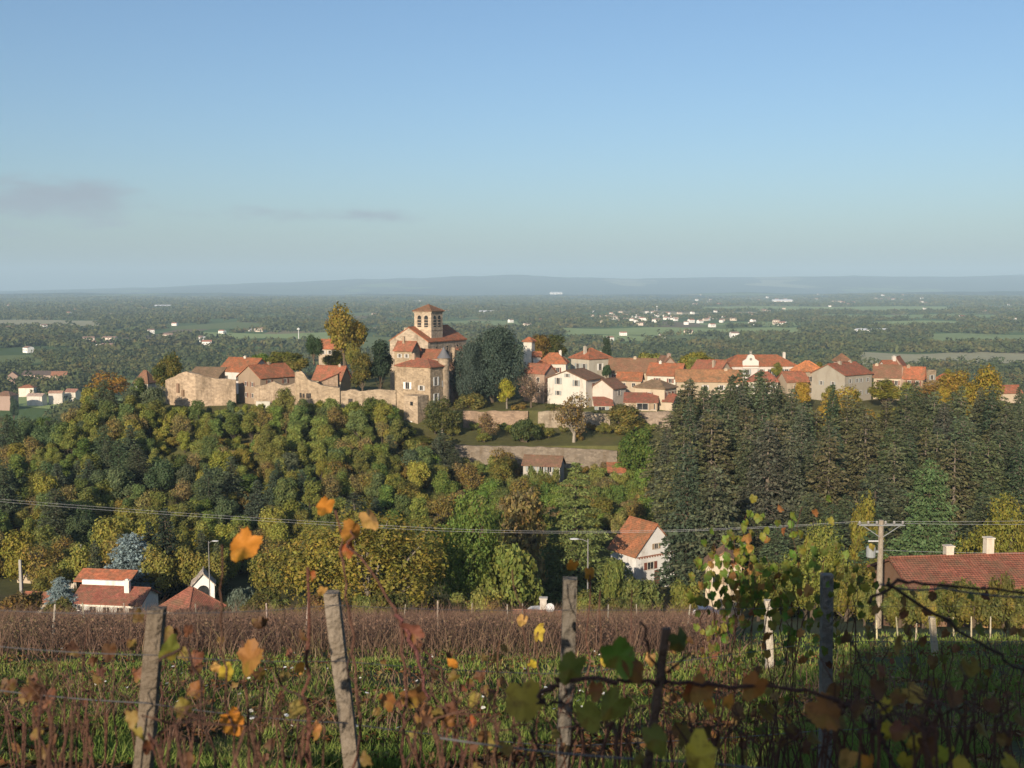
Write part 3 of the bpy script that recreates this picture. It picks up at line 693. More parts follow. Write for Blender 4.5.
house('tiny open shed with red roof and dark mouth on the terrace', 595, 612, 405, 399.5, 266, 'shed', 0, .8, BEIGE, REDROOF, [('f', .4, 1.2, 1.6, 1.5)], base=414, name='garden_shed', cat='shed', group=None)
house('cream house with reddish roof in the row behind the small gable', 617, 645, 380, 373, 284, 'gx', -15, .7, CREAM, ORANGE, grid('f', (.3, .7), (1.3,), .8, 1.0), base=402)
house('long house with brown red roof right of the pyramid roof', 609, 659, 371.5, 359, 300, 'gx', -10, .55, CREAM, BROWN, grid('f', (.15, .4, .65, .9), (1.4,), .8, 1.0), [(.55, .5, .5, .8)], base=394)
house('white walled house with broad orange roof in the middle row', 648, 689, 375, 364, 296, 'gx', -22, .75, WHITE, ORANGE, grid('f', (.3, .7), (1.5,), .8, 1.1), [(.3, .5, .6, .7)], base=394)
house('narrow gabled house with chimney on its crest above the middle row', 657, 676, 364, 357, 312, 'gy', 20, 1.3, PINK, BROWN, [], [(.5, .1, .8, .9)], base=390)
house('cream house with olive brown hipped roof and brown shutters facing the terrace', 636, 678, 388.5, 379.5, 268, 'hip', -36, .75, (0.46, 0.375, 0.27), OLDROOF, grid('r', (.2, .5, .8), (1.5,), .8, 1.4, BR) + grid('f', (.5,), (1.6,), .8, 1.2, BR), base=412, shut=None)
house('open porch with red lean-to roof in front of the cream house', 625, 659, 402, 395.5, 264.5, 'shed', -8, .5, (0.44, 0.36, 0.26), REDROOF, [('f', .55, 1.1, 2.6, 1.5), ('f', .88, 1.1, .9, 1.4)], base=412, name='porch', cat='porch', group=None)
house('little annexe with red roof at the right of the cream house', 664, 676, 401, 396, 265, 'shed', -30, .8, (0.44, 0.36, 0.26), REDROOF, [('r', .5, 1.1, .9, 1.0, BR)], base=412)
house('house with old grey and red gable roof above the long cream house', 691, 737, 375, 362, 306, 'gy', 42, 1.2, BEIGE, TERRA, [], [(.3, .3, .2, .8)], base=394)
house('long cream house with brown orange roof above the pines', 677, 743, 381, 370.5, 284, 'gx', -6, .4, CREAM, (0.33, 0.15, 0.07), grid('f', (.2, .45, .7, .9), (1.7,), .8, 1.2), [(.78, .5, .4, .8)], base=402)
house('narrow house with tall red gable end standing above the school eaves', 708, 730, 370, 360.5, 322, 'gx', -25, .9, CREAM, TERRA, base=392)
def school():
    root, w, d, he, hr = house('long white school with orange hipped roof and bell gable', 724, 797, 366.5, 354.5, 326, 'hip', 3, .45, WHITE, ORANGE, grid('f', (.05, .3, .5, .62, .74, .86, .95), (1.6,), 1.0, 1.5), [(.9, .6, .4, .8)], base=392, name='school', cat='school', group=None)
    u = -(760.5 - 749.5) / F * 326
    m = MB(); a = 2.4; z0, z1 = he - .5, he + 1.6
    V = [(u - a, -d / 2 - .25, z0), (u + a, -d / 2 - .25, z0), (u + a, -d / 2 - .25, z1), (u + 1.3, -d / 2 - .25, z1 + .7), (u + .9, -d / 2 - .25, z1 + 1.7), (u, -d / 2 - .25, z1 + 2.1), (u - .9, -d / 2 - .25, z1 + 1.7), (u - 1.3, -d / 2 - .25, z1 + .7), (u - a, -d / 2 - .25, z1)]
    k = len(V); V += [(x, y + .6, z) for x, y, z in V]
    m.add(V, [tuple(range(k)), tuple(range(2 * k - 1, k - 1, -1))] + [(q, q + k, (q + 1) % k + k, (q + 1) % k) for q in range(k)])
    fr = m.build('bell_gable', PAINT, root, (0.55, 0.52, 0.46))
    m = MB(); m.lathe([(.40, 0), (.40, .08)], 14); o = m.build('clock', PAINT, fr, (0.2, 0.18, 0.16)); o.location = (u, -d / 2 - .25, z1 + .6); o.rotation_euler = (math.pi / 2, 0, 0)
    m = MB(); m.tube([(u - .3, -d / 2, z1 + 2.0), (u - .3, -d / 2, z1 + 3.0)], .06, 5); m.tube([(u + .3, -d / 2, z1 + 2.0), (u + .3, -d / 2, z1 + 3.0)], .06, 5); m.box((u, -d / 2, z1 + 3.0), (.8, .2, .1)); m.lathe([(.28, 2.3), (.2, 2.7), (.05, 2.85)], 10, (u, -d / 2, z1)); m.build('bell', METAL, fr, (0.3, 0.27, 0.22))
school()
house('house with red hipped roof half hidden by the pine tops', 749, 782, 382, 370.5, 286, 'hip', -12, .8, WHITE, REDROOF, grid('f', (.3, .7), (1.6,), .8, 1.2), [(.6, .5, .4, .7)], base=402)
house('beige house with low red roof left of the cream corner house', 781, 809, 381, 372, 285, 'gx', 16, .8, BEIGE, TERRA, grid('f', (.4, .75), (1.8,), .8, 1.1), base=402)
house('cream corner house with bright orange hipped roof and dark red shutters', 795, 824, 371.5, 360.5, 289, 'hip', 24, .85, CREAM, (0.52, 0.19, 0.07), grid('f', (.35, .8), (2.0, 5.0), .8, 1.3, BR), [], base=402)
house('large grey gabled house with long red roof at the right of the village', 816, 876, 374, 364.5, 281, 'gy', -52, 1.15, (0.33, 0.285, 0.22), TERRA, grid('f', (.3, .65), (2.4,), .6, 1.0) + grid('r', (.2, .45, .6, .85), (1.6, 4.8), .7, 1.0), [(.55, .35, .5, .8), (.5, .8, .4, .8)], base=404)
house('square stone tower with brown pyramid roof behind the large grey gable', 836, 850, 361.5, 353.5, 310, 'hip', 20, .95, PINK, BROWN, [('f', .5, 1.4, .8, 1.2)], base=390, name='stone_tower', cat='tower', group=None)
house('cream house with brown roof joined to the large grey gable', 875, 905, 376.5, 365.5, 284, 'gx', -18, .75, CREAM, BROWN, grid('f', (.25, .6, .85), (1.6, 4.2), .7, 1.1), [(.1, .5, .3, .8)], base=404)
house('white house with tall white chimneys behind the brown roof', 882, 899, 366, 361, 304, 'gx', 15, .8, WHITE, TERRA, [], [(.9, .5, 1.2, .9)], base=395)
house('tall red roofed house just behind the white chimneys', 889, 912, 368, 357.5, 312, 'gy', -30, 1.2, PINK, TERRA, [], [], base=392)
house('stone house with orange roof at the right end of the village', 905, 928, 377.5, 367.5, 290, 'gx', -28, .7, STN, ORANGE, grid('f', (.3, .7), (1.5,), .8, 1.2), [(.2, .5, .5, .8)], wallm=STONE, base=404)
house('ruined stone house without roof beyond the right end house', 924, 937, 370, 368, 296, 'flat', 20, .9, STN, BROWN, [('f', .5, 2, .8, 1.2)], wallm=STONE, base=398)
house('low orange roofed cottage between golden trees right of the village', 938, 953, 381, 373.5, 300, 'hip', 20, .9, CREAM, ORANGE, base=398)
house('low cottage with red roof at the far right behind the pines', 1000, 1022, 392, 386, 285, 'gx', 10, .6, CREAM, TERRA, base=404)

# --- terrace walls
TG = 'garden walls below the village'
rampart('upper terrace wall of warm rubble below the cedar', [(463, 263.2, 411, 431), (480, 263.2, 411.5, 431), (500, 263.2, 411, 431), (528, 263.2, 411.5, 430)], .7, (0.28, 0.20, 0.135), 'terrace_wall', 'wall', TG, .15)
rampart('broken terrace wall below the big white gable', [(538, 263.2, 412, 426), (553, 263.2, 411, 426), (590, 263.2, 413, 426), (610, 263.2, 414, 426)], .7, (0.28, 0.225, 0.165), 'terrace_wall', 'wall', TG, .3)
rampart('rough terrace wall with dark stones below the porch', [(618, 263.2, 413, 432), (650, 263.2, 413.5, 432), (682, 263.2, 413, 432), (700, 263.2, 415, 430)], .8, (0.25, 0.2, 0.15), 'terrace_wall', 'wall', TG, .5, openings=[(660, 424, 3, 5, DK), (672, 425, 4, 6, DK)])
rampart('long lower retaining wall behind the small brown roofed house', [(455, 244.25, 445.5, 470), (520, 244.25, 446.5, 472), (570, 244.25, 448, 473), (617, 244.25, 451, 473)], .8, (0.20, 0.165, 0.125), 'retaining_wall', 'wall', TG, .1)
rampart('pale low garden wall under the big bare tree', [(551, 255, 437, 445), (566, 255, 437, 445)], .5, (0.33, 0.285, 0.23), 'garden_wall', 'wall', TG, .1)
rampart('pale low garden wall right of the big bare tree', [(577, 255, 439, 446), (603, 255, 439.5, 446)], .5, (0.3, 0.26, 0.21), 'garden_wall', 'wall', TG, .1)
rampart('small broken wall in the orchard left of the retaining wall', [(436, 235, 463, 468), (458, 236, 466, 471)], .5, (0.3, 0.255, 0.205), 'garden_wall', 'wall', TG, .2)
house('small white house with brown roof in front of the retaining wall', 523, 565, 465, 456.5, 234, 'gx', -16, .5, (0.42, 0.38, 0.32), (0.19, 0.10, 0.065), grid('f', (.2, .5, .72), (.9,), .9, 1.1, GR), [], base=477, group=None)
house('tiny shed with orange roof at the end of the retaining wall', 609, 625, 472, 466, 236, 'shed', 0, .7, BEIGE, ORANGE, [], [], base=480, name='garden_shed', cat='shed', group=None)

# ------------------------------------------------------------------ houses in the valley
VG = None
def valley_left():
    root, w, d, he, hr = house('long red roofed house with white clerestory strip left of the valley', 70, 148, 603, 588, 148, 'gx', -8, .55, (0.72, 0.68, 0.6), (0.27, 0.095, 0.06), grid('f', (.12, .3, .5, .7, .88), (1.1,), .9, 1.0), [(.72, .35, 1.3, .7)], name='valley_house', group=None)
    m = MB(); m.box((-2.0, d * .08 + .6, hr + .35), (w * .66, 1.2, 1.0)); m.build('clerestory', PLASTER, root, (0.78, 0.76, 0.7))
    o = roof_shed(w * .80, d * .42, 0, .9, .25, .18).build('upper_roof', ROOF, root, (0.46, 0.15, 0.07)); o.location = (-2.4, d * .34, hr + .62)
    m = MB(); m.box((-w * .38, -d / 2 - .9, he - 1.4), (2.8, 1.8, .18)); m.box((-w * .38, -d / 2 - 1.75, he - 1.0), (2.8, .1, .85)); m.build('balcony', PAINT, root, (0.75, 0.73, 0.68))
valley_left()
house('low annexe with orange roof at the left of the long red roofed house', 20, 66, 601, 594, 150, 'gx', -8, .5, CREAM, (0.33, 0.12, 0.07), [], [], name='valley_house', group=None)
house('red hipped roof house in front of the white arched porch', 160, 216, 612, 587, 140, 'hip', -38, .9, (0.6, 0.5, 0.4), (0.27, 0.095, 0.06), [('f', .5, 1, .9, 1.0)], [], name='valley_house', group=None, over=.6)
def arch_house():
    root, w, d, he, hr = house('small white gabled porch with dark arch behind the red roof', 188, 214, 585, 573.5, 158, 'gy', 14, .8, (0.78, 0.76, 0.72), (0.5, 0.42, 0.35), [], [], name='arched_porch', cat='porch', group=None, over=.2)
    wall_window(root, (w, d), 'f', .5, he - 1.6, 1.7, 1.4, None, True, WH, 'painted_opening')  # flat panel; its dark colour stands in for shade inside the arch
arch_house()
house('grey walled outbuilding behind the blue spruces', 47, 80, 565, 561, 172, 'flat', -10, .6, (0.5, 0.45, 0.38), BROWN, [('r', .5, 1.2, 1, 1)], [], name='outbuilding', cat='outbuilding', group=None)
house('house with brown roof at the left edge among trees', 14, 46, 563, 553, 176, 'hip', -20, .8, CREAM, (0.35, 0.17, 0.09), [], [], name='valley_house', group=None)
def white_gable():
    root, w, d, he, hr = house('white gabled house with orange roof between the cedar and the pines', 612, 678, 551, 525, 172, 'gy', 33, .8, (0.62, 0.6, 0.57), (0.36, 0.13, 0.06), [('f', .36, 2.2, 1.2, 1.1, BR), ('f', .5, -.8, .7, .8)], [], name='valley_house', group=None, over=.5)
    m = MB(); m.box((0, -d / 2 - .05, he - .6), (w * .96, .12, .16))
    for q in range(14): m.box(((q - 6.5) * w * .066, -d / 2 - .06, he - .78), (.18, .12, .2))
    m.build('brick_band', PAINT, root, (0.25, 0.12, 0.08))
    m = MB(); m.box((0, 0, 0), (1.1, .1, 2.3)); o = m.build('door', PAINT, root, (0.14, 0.06, 0.04)); o.location = (w * .03, -d / 2 - .04, he - 4.2)
white_gable()
house('cream walled house behind the tall leafy vine', 706, 748, 566, 553, 142, 'gy', -12, .9, (0.48, 0.39, 0.285), (0.30, 0.16, 0.09), grid('f', (.3, .7), (1.8,), .9, 1.2), [], name='valley_house', group=None)
def right_house():
    root, w, d, he, hr = house('long low house with dull red roof and two cream chimneys at the right', 895, 1130, 584, 557, 82, 'gx', 7, .38, (0.20, 0.11, 0.065), (0.25, 0.092, 0.055), grid('f', (.12, .3, .48), (1.4,), 1.0, 1.2, BR), [], name='valley_house', group=None, over=.6)
    ro = [c for c in root.children if c.name.startswith('roof')][0]
    for px, top in ((931.5, 549), (973, 542)):
        p = at(px, 556, 87.5); l = Matrix.Rotation(R(-7), 4, 'Z') @ (p - root.location)
        zt = zrow(top, 84.5) - root.location.z + .1
        m = MB(); m.box((l.x, 0.2, (zt + hr - .5) / 2), (.62, .55, zt - hr + .5)); m.box((l.x, .2, zt + .05), (.75, .68, .1)); m.build('chimney', PLASTER, ro, (0.66, 0.58, 0.46))
right_house()
def hut():
    root, w, d, he, hr = house('low house roof with white chimney and satellite dish hidden behind vines', 515, 562, 622, 613, 100, 'gx', -5, .6, CREAM, (0.30, 0.14, 0.09), [], [], name='valley_house', group=None)
    p = at(543, 600, 102) - root.location
    m = MB(); m.box((p.x, .3, hr + .55), (.62, .55, 1.5)); m.box((p.x, .3, hr + 1.36), (.78, .7, .12)); c = m.build('chimney', PLASTER, root, (0.46, 0.42, 0.36))
    q = at(550.5, 606, 101.4) - root.location
    m = MB(); m.lathe([(.02, 0), (.16, .02), (.30, .07), (.41, .13), (.43, .14), (.31, .09), (.02, .03)], 18); o = m.build('satellite_dish', PAINT, root, (0.5, 0.5, 0.5)); o.location = (q.x, -.3, q.z); o.rotation_euler = (R(75), 0, R(-12))
    m = MB(); m.tube([(q.x, -.2, q.z), (q.x, -.1, q.z - 1.2)], .03, 6); m.build('dish_pole', METAL, root, (0.4, 0.4, 0.4))
hut()

def car(px, py, Y, rz, label, z=None):
    p = at(px, py, Y); root = empty('parked_car', (p.x, p.y, gz(p.x, p.y) if z is None else z), rz)
    m = MB(); prof = [(-2.0, .35), (-2.05, .7), (-1.95, .85), (-1.2, .95), (-.6, 1.42), (.9, 1.45), (1.6, .98), (1.95, .85), (2.02, .5), (1.95, .3)]
    k = len(prof); V = [(x, y * (1 - .12 * (z > 1.2)), z) for y in (-.85, .85) for x, z in prof]
    m.add(V, [tuple(range(k))[::-1], tuple(range(k, 2 * k))] + [(q, (q + 1) % k, (q + 1) % k + k, q + k) for q in range(k)])
    m.build('body', PAINT, root, (0.6, 0.6, 0.6))
    for s in (-1, 1):
        m = MB(); V = [(x, s * .80, z) for x, z in [(-.95, 1.0), (1.3, 1.0), (.8, 1.36), (-.55, 1.36)]]; V += [(x, s * .865, z) for x, _, z in V]
        m.add(V, [(0, 1, 2, 3), (7, 6, 5, 4)] + [(q, (q + 1) % 4, (q + 1) % 4 + 4, q + 4) for q in range(4)]); m.build('window', GLASS, root)
    for x in (-1.25, 1.25):
        for s in (-1, 1):
            m = MB(); m.lathe([(.32, -.1), (.34, 0), (.32, .1)], 14); o = m.build('wheel', PAINT, root, (0.03, 0.03, 0.03)); o.location = (x, s * .82, .33); o.rotation_euler = (math.pi / 2, 0, 0)
    tag(root, label, 'car')
car(537, 558, 128, .15, 'white car parked half hidden under the layered cedar')
car(702, 609, 128, -.2, 'white car parked below the cream walled house')

# ------------------------------------------------------------------ poles, lamps, wires
def pole_line():
    root = empty('utility_pole', (0, 0, 0)); Y = 78.0
    b = at(878, 632, Y); x, z = b.x, gz(b.x, Y); top = zrow(520, Y); root.location = (x, Y, z); h = top - z
    m = MB(); m.tube([(0, 0, -.6), (0, 0, h * .5), (0, 0, h)], [.24, .21, .17], 10); m.build('pole', WOOD, root, (0.30, 0.25, 0.19))
    m = MB(); m.box((0, -.2, h - .35), (3.3, .06, .06)); m.box((0, .2, h - .35), (3.3, .06, .06)); m.tube([(-1.4, -.1, h - .35), (0, -.1, h - 1.3)], .03, 5); m.tube([(1.4, -.1, h - .35), (0, -.1, h - 1.3)], .03, 5); m.build('crossarm', METAL, root, (0.24, 0.25, 0.25))
    for k in range(6):
        m = MB(); m.lathe([(.03, 0), (.05, .05), (.11, .09), (.05, .13), (.10, .18), (.04, .25)], 10); o = m.build('insulator', PAINT, root, (0.32, 0.30, 0.28)); o.location = (-1.55 + k * .62, -.0, h - .32)
    m = MB(); m.lathe([(.40, 0), (.46, .08), (.46, 1.0), (.40, 1.1), (.1, 1.18)], 14); m.box((.5, 0, .6), (.5, .2, .2)); o = m.build('transformer', METAL, root, (0.26, 0.275, 0.27)); o.scale = (.72,) * 3; o.location = (-.72, -.1, zrow(557, Y) - z)
    m = MB(); m.box((-.35, 0, zrow(541, Y) - z), (1.1, .08, .08)); m.build('bracket', METAL, root, (0.5, 0.5, 0.5))
    tag(root, 'wooden utility pole with crossarm and grey transformer before the right house', 'utility pole')
    return Vector((x, Y, top))
top = pole_line()
def wire(label, pts, r=.012, name='power_line', sag=0.0, color=(0.35, 0.35, 0.36), cat='power line', group='overhead power lines', n=24):
    pts = [Vector(p) for p in pts]; P = []
    for a, b in zip(pts[:-1], pts[1:]):
        for k in range(n):
            t = k / n; p = a.lerp(b, t); p.z -= sag * 4 * t * (1 - t); P.append(p)
    P.append(pts[-1]); o = P[0].copy(); m = MB(); m.tube([p - o for p in P], r, 5)
    w = m.build(name, METAL, None, color); w.location = o; return tag(w, label, cat, group)
for k, (dx, dy) in enumerate(((-1.7, 0), (-.34, 2.6))):
    wire('upper grey power line crossing the valley from the left edge' if k == 0 else 'lower grey power line crossing the valley from the left edge',
         [at(-260, 474 + dy, 118), at(430, 530 + dy * 1.0, 98) + Vector((0, 0, .2)), top + Vector((dx, 0, -.1))], .009, sag=.5)
for k, dx in enumerate((1.02, 1.7)):
    wire('upper power line leaving the pole to the right edge' if k == 0 else 'lower power line leaving the pole to the right edge', [top + Vector((dx, 0, -.1 - .15 * k)), at(1250, 508 + 6 * k, 84)], .009, sag=.35)
wire('low service cable from the pole to the right house', [top + Vector((0, 0, -2.2)), at(1250, 548, 74)], .008, sag=.3)

def lamp(px, ptop, Y, label, arm):
    p = at(px, ptop, Y); z = gz(p.x, Y); h = p.z - z; root = empty('street_lamp', (p.x, Y, z))
    m = MB(); m.tube([(0, 0, -.3), (0, 0, h)], [.09, .055], 8); m.build('pole', METAL, root, (0.22, 0.21, 0.2))
    m = MB(); m.tube([(0, 0, h - .3), (arm * .5, 0, h - .05), (arm, 0, h)], .035, 6); m.build('arm', METAL, root, (0.22, 0.21, 0.2))
    m = MB(); m.lathe([(.06, -.5), (.16, -.3), (.2, 0), (.14, .35), (.04, .45)], 10); o = m.build('lamp_head', PAINT, root, (0.45, 0.46, 0.46)); o.location = (arm * 1.2, 0, h); o.rotation_euler = (0, math.pi / 2 * (1 if arm > 0 else -1), 0); o.scale = (.55, 1, 1)
    tag(root, label, 'street lamp')
lamp(588, 539, 112, 'street lamp with arm to the left before the layered cedar', -1.2)
lamp(208.5, 541, 150, 'thin street lamp with head to the right above the arched porch', .8)
def bare_pole(px, ptop, pbot, Y, w, label, color, name='concrete_post', cat='post', group=None):
    p = at(px, ptop, Y); z = gz(p.x, Y); z = min(z, zrow(pbot, Y)); root = MB(); h = p.z - z
    m = MB(); m.box((0, 0, h / 2 - .3), (w, w, h + .6)); m.box((0, 0, h + .02), (w * .7, w * .7, .06))
    o = m.build(name, PAINT, None, color); o.location = (p.x, Y, z); tag(o, label, cat, group)
bare_pole(20, 560, 592, 148, .32, 'pale concrete post left of the blue spruces', (0.33, 0.31, 0.28))
bare_pole(81, 545, 572, 170, .22, 'thin grey pole behind the big blue spruce', (0.35, 0.34, 0.31), 'thin_pole', 'pole')
bare_pole(690, 588, 606, 122, .5, 'white gate pillar left of the cream walled house', (0.5, 0.48, 0.45), 'gate_pillar', 'pillar')

def fence():
    a = at(985, 634, 74); root = empty('board_fence', (a.x, 74, gz(a.x, 74))); tag(root, 'yellow board fence in front of the right house', 'fence')
    for k in range(9):
        m = MB(); m.box((k * .42, 0, .62), (.36, .04, 1.2)); m.build('board', WOOD, root, (0.42, 0.29, 0.10) if k % 3 else (0.36, 0.22, 0.09))
    for z in (.3, 1.0):
        m = MB(); m.box((1.7, .05, z), (3.8, .05, .09)); m.build('rail', WOOD, root, (0.3, 0.2, 0.09))
    for k in range(3):
        m = MB(); m.box((k * 1.8 - .1, .1, .6), (.1, .1, 1.6)); m.build('post', WOOD, root, (0.3, 0.22, 0.12))
fence()

# ------------------------------------------------------------------ named trees
T_ = tree
# around the fort
T_('round', 'autumn_tree', 344, 301, 300, 50, (0.125, 0.11, 0.022), 'tall olive and orange autumn tree behind the long rampart', .55, base=365)
T_('round', 'dark_tree', 313.5, 333, 296, 22, DGREEN, 'dark round evergreen left of the tall autumn tree', base=362)
T_('round2', 'bushy_tree', 362, 350, 280, 30, (0.055, 0.062, 0.016), 'olive bushy tree right of the tall autumn tree', .4, base=392)
T_('upright', 'dark_tree', 380, 335, 284, 32, (0.022, 0.036, 0.018), 'dark green tree in front of the church gable', base=395)
T_('round', 'bushy_tree', 352, 342, 290, 20, OLIVE, 'small olive tree under the tall autumn tree', .5, base=372)
T_('round', 'round_tree', 168, 350, 282, 36, (0.035, 0.055, 0.014), 'round green tree left of the bastion with orange top', .5, base=395)
T_('loose', 'rusty_tree', 105, 369, 280, 52, RUST, 'rusty brown tree at the left end of the hill', .8, base=410)
T_('bush', 'bush', 285, 350, 320, 50, (0.09, 0.10, 0.02), 'light green hedge bush on the terrace behind the fort', .3, 'bush', base=366)
T_('round', 'bushy_tree', 335, 347, 305, 26, (0.075, 0.09, 0.02), 'low olive tree before the old half hidden orange roof', .4, base=372)
T_('bush2', 'bush', 144, 387, 288, 40, (0.07, 0.09, 0.02), 'low green bush under the white wall left of the bastion', .2, 'bush')
T_('bush2', 'bush', 300, 358, 310, 40, (0.12, 0.11, 0.025), 'yellowish bush behind the low red roofed house', .3, 'bush', base=370)
T_('bush2', 'bush', 262, 353, 330, 34, GREEN, 'green bush behind the orange roofed fort houses', .2, 'bush', base=366)
T_('dome', 'cedar', 492, 316, 279, 66, CEDAR, 'huge dark blue green cedar in the middle of the village', base=404)
T_('dome', 'cedar', 467, 334, 274, 36, (0.048, 0.068, 0.05), 'smaller paler cedar at the left flank of the huge cedar', base=404)
T_('stem', 'yellow_tree', 507, 379, 268, 24, (0.20, 0.19, 0.02), 'small bright yellow tree in front of the huge cedar', .2, base=412, bark=(0.2, 0.17, 0.13))
T_('round2', 'brown_tree', 540, 332, 320, 26, (0.06, 0.045, 0.015), 'brown green tree behind the slim white tower', .6, base=368)
T_('upright', 'dark_tree', 555, 331, 322, 26, (0.035, 0.05, 0.018), 'dark green tree right of the slim white tower', .2, base=368)
T_('upright', 'dark_tree', 607, 333, 350, 11, (0.03, 0.045, 0.025), 'small dark tree rising behind the pyramid roof', base=368)
T_('bush', 'bush', 607, 363, 296, 12, DGREEN, 'dark green bush beside the pyramid roofed house', 0, 'bush', base=378)
T_('bush', 'bush', 650, 350, 350, 40, OLIVE, 'olive bush behind the middle row of roofs', .5, 'bush', base=372)
T_('bush', 'bush', 698, 349, 345, 44, (0.13, 0.13, 0.02), 'long yellow green bush behind the grey and red gable', .4, 'bush', base=372)
T_('bare', 'bare_tree', 531, 368, 270, 34, (0.10, 0.065, 0.055), 'bare purplish tree before the pinkish house', .3, base=412)
T_('loose', 'leafless_tree', 574, 390, 249, 48, (0.09, 0.07, 0.035), 'tall half bare tree with forked pale trunk on the terrace', .6, base=447, bark=(0.28, 0.24, 0.19))
T_('round', 'bushy_tree', 442, 396, 254, 42, (0.05, 0.062, 0.02), 'grey green tree below the chateau windows', .2, base=437, bark=(0.3, 0.26, 0.2))
T_('loose', 'brown_tree', 487, 410, 250, 28, (0.10, 0.07, 0.045), 'small brownish tree before the upper terrace wall', .5, base=445)
T_('bush', 'spreading_tree', 526, 415, 249, 38, (0.04, 0.058, 0.018), 'low spreading dark tree on the terrace lawn', .1, base=444)
T_('bush2', 'bush', 534, 465, 228, 26, (0.09, 0.11, 0.03), 'shrub before the left windows of the small brown roofed house', .2, 'bush')
T_('bush2', 'bush', 554, 467, 227, 26, (0.10, 0.11, 0.03), 'shrub before the right windows of the small brown roofed house', .3, 'bush')
T_('bush', 'bush', 470, 391, 270, 44, (0.075, 0.08, 0.025), 'green shrubbery on the bank under the cedar', .4, 'bush', base=413)
T_('bush2', 'bush', 520, 402, 268, 30, (0.10, 0.075, 0.025), 'brownish bush right of the yellow tree', .6, 'bush', base=414)
T_('bush', 'bush', 555, 402, 266, 30, (0.06, 0.07, 0.022), 'bush at the foot of the big white gable', .3, 'bush', base=416)
T_('round2', 'bushy_tree', 628, 402, 258, 50, (0.07, 0.078, 0.025), 'olive tree in front of the porch', .5, base=438)
T_('round', 'green_tree', 640, 425, 236, 44, (0.05, 0.085, 0.014), 'bright green tree left of the pines below the porch', .1)
T_('round2', 'bushy_tree', 420, 436, 250, 40, (0.075, 0.09, 0.018), 'light green tree below the chateau tower door', .2)
T_('upright', 'green_tree', 372, 394, 258, 36, (0.05, 0.075, 0.016), 'green tree against the low rampart', .2, base=440)
T_('upright', 'small_fir_tree', 398, 418, 250, 32, (0.032, 0.05, 0.02), 'dark green tree left of the chateau tower foot', .1)
# right end
T_('round', 'golden_tree', 845, 384, 262, 44, (0.20, 0.155, 0.03), 'pale golden tree before the large grey gable', .4)
T_('upright', 'green_tree', 886, 377, 268, 36, (0.10, 0.105, 0.018), 'yellow green tree before the brown roofed house', .4)
T_('round', 'golden_tree', 984, 362, 262, 50, (0.14, 0.115, 0.016), 'large golden tree at the right above the pines', .5)
T_('round', 'golden_tree', 958, 368, 268, 40, (0.135, 0.10, 0.018), 'golden tree left of the largest golden tree', .6)
T_('loose', 'brown_tree', 930, 379, 276, 34, (0.15, 0.095, 0.028), 'brown tree before the right end house', .8)
T_('loose', 'brown_tree', 912, 385, 270, 26, (0.13, 0.09, 0.03), 'brownish thin tree before the stone house', .8)
# valley
T_('big', 'walnut_tree', 366, 508, 122, 190, (0.125, 0.122, 0.025), 'huge round walnut tree turning yellow in the valley', .55, bark=(0.2, 0.17, 0.13))
T_('big2', 'green_tree', 462, 480, 136, 96, (0.085, 0.125, 0.024), 'large green tree right of the walnut tree', .1)
T_('round2', 'brown_thicket_tree', 522, 482, 156, 66, (0.12, 0.105, 0.05), 'pale brown thinning tree behind the layered cedar', .6)
T_('tier_cedar', 'layered_cedar', 576, 459, 165, 136, (0.115, 0.14, 0.04), 'wide layered cedar with flat green tiers beside the white gabled house')
T_('big2', 'light_green_tree', 815, 512, 116, 78, (0.12, 0.145, 0.03), 'light green tree behind the tall leafy vine', .3)
T_('bush', 'bush', 866, 578, 80, 40, (0.08, 0.095, 0.025), 'green bush hiding the left end of the right house', .3, 'bush')
T_('bush', 'bush', 508, 535, 134, 84, (0.11, 0.135, 0.03), 'green bush between the walnut tree and the layered cedar', .2, 'bush')
T_('spruce', 'blue_spruce', 131, 533, 163, 68, BLUE, 'big pale blue spruce behind the long red roofed house')
T_('spruce', 'blue_spruce', 60, 577, 133, 38, BLUE, 'small pale blue spruce in front of the long red roofed house')
T_('pine', 'dark_fir', 688, 440, 162, 66, (0.045, 0.062, 0.034), 'broad dark fir overlapping the right half of the white gabled house')
T_('bush', 'bush', 614, 553, 158, 34, (0.10, 0.125, 0.03), 'green bush at the left corner of the white gabled house', .2, 'bush')
T_('bush', 'bush', 640, 573, 150, 60, (0.08, 0.10, 0.028), 'green bush under the white gabled house', .2, 'bush')
T_('small_fir', 'dark_fir', 165, 508, 165, 52, (0.022, 0.034, 0.02), 'dark fir right of the big blue spruce')
T_('small_fir', 'dark_fir', 148, 522, 168, 36, (0.024, 0.036, 0.02), 'narrow dark fir just behind the big blue spruce')
T_('bush', 'bush', 243, 583, 132, 40, (0.085, 0.105, 0.075), 'grey green clipped hedge right of the arched porch', 0, 'hedge')
T_('pyramid', 'pyramidal_conifer', 931, 460, 150, 92, (0.07, 0.11, 0.04), 'broad bright green pyramid conifer right of the utility pole')
T_('big2', 'yellow_green_tree', 998, 484, 140, 84, (0.12, 0.122, 0.02), 'yellow green tree at the right edge above the red roof', .3)
T_('round', 'yellow_tree', 868, 490, 165, 40, (0.12, 0.12, 0.02), 'small yellow green tree left of the pyramid conifer', .3)
T_('bush', 'bush', 848, 560, 104, 52, (0.075, 0.085, 0.02), 'leafy bush left of the utility pole', .4, 'bush')
T_('bush', 'bush', 955, 575, 76, 64, (0.06, 0.075, 0.02), 'dark green shrub before the right house wall', .3, 'bush')
T_('bush2', 'bush', 905, 590, 78, 44, (0.07, 0.08, 0.02), 'green shrub right of the utility pole', .3, 'bush')
T_('bush', 'bush', 902, 580, 77, 56, (0.075, 0.09, 0.025), 'dense green bush right of the utility pole foot', .3, 'bush')
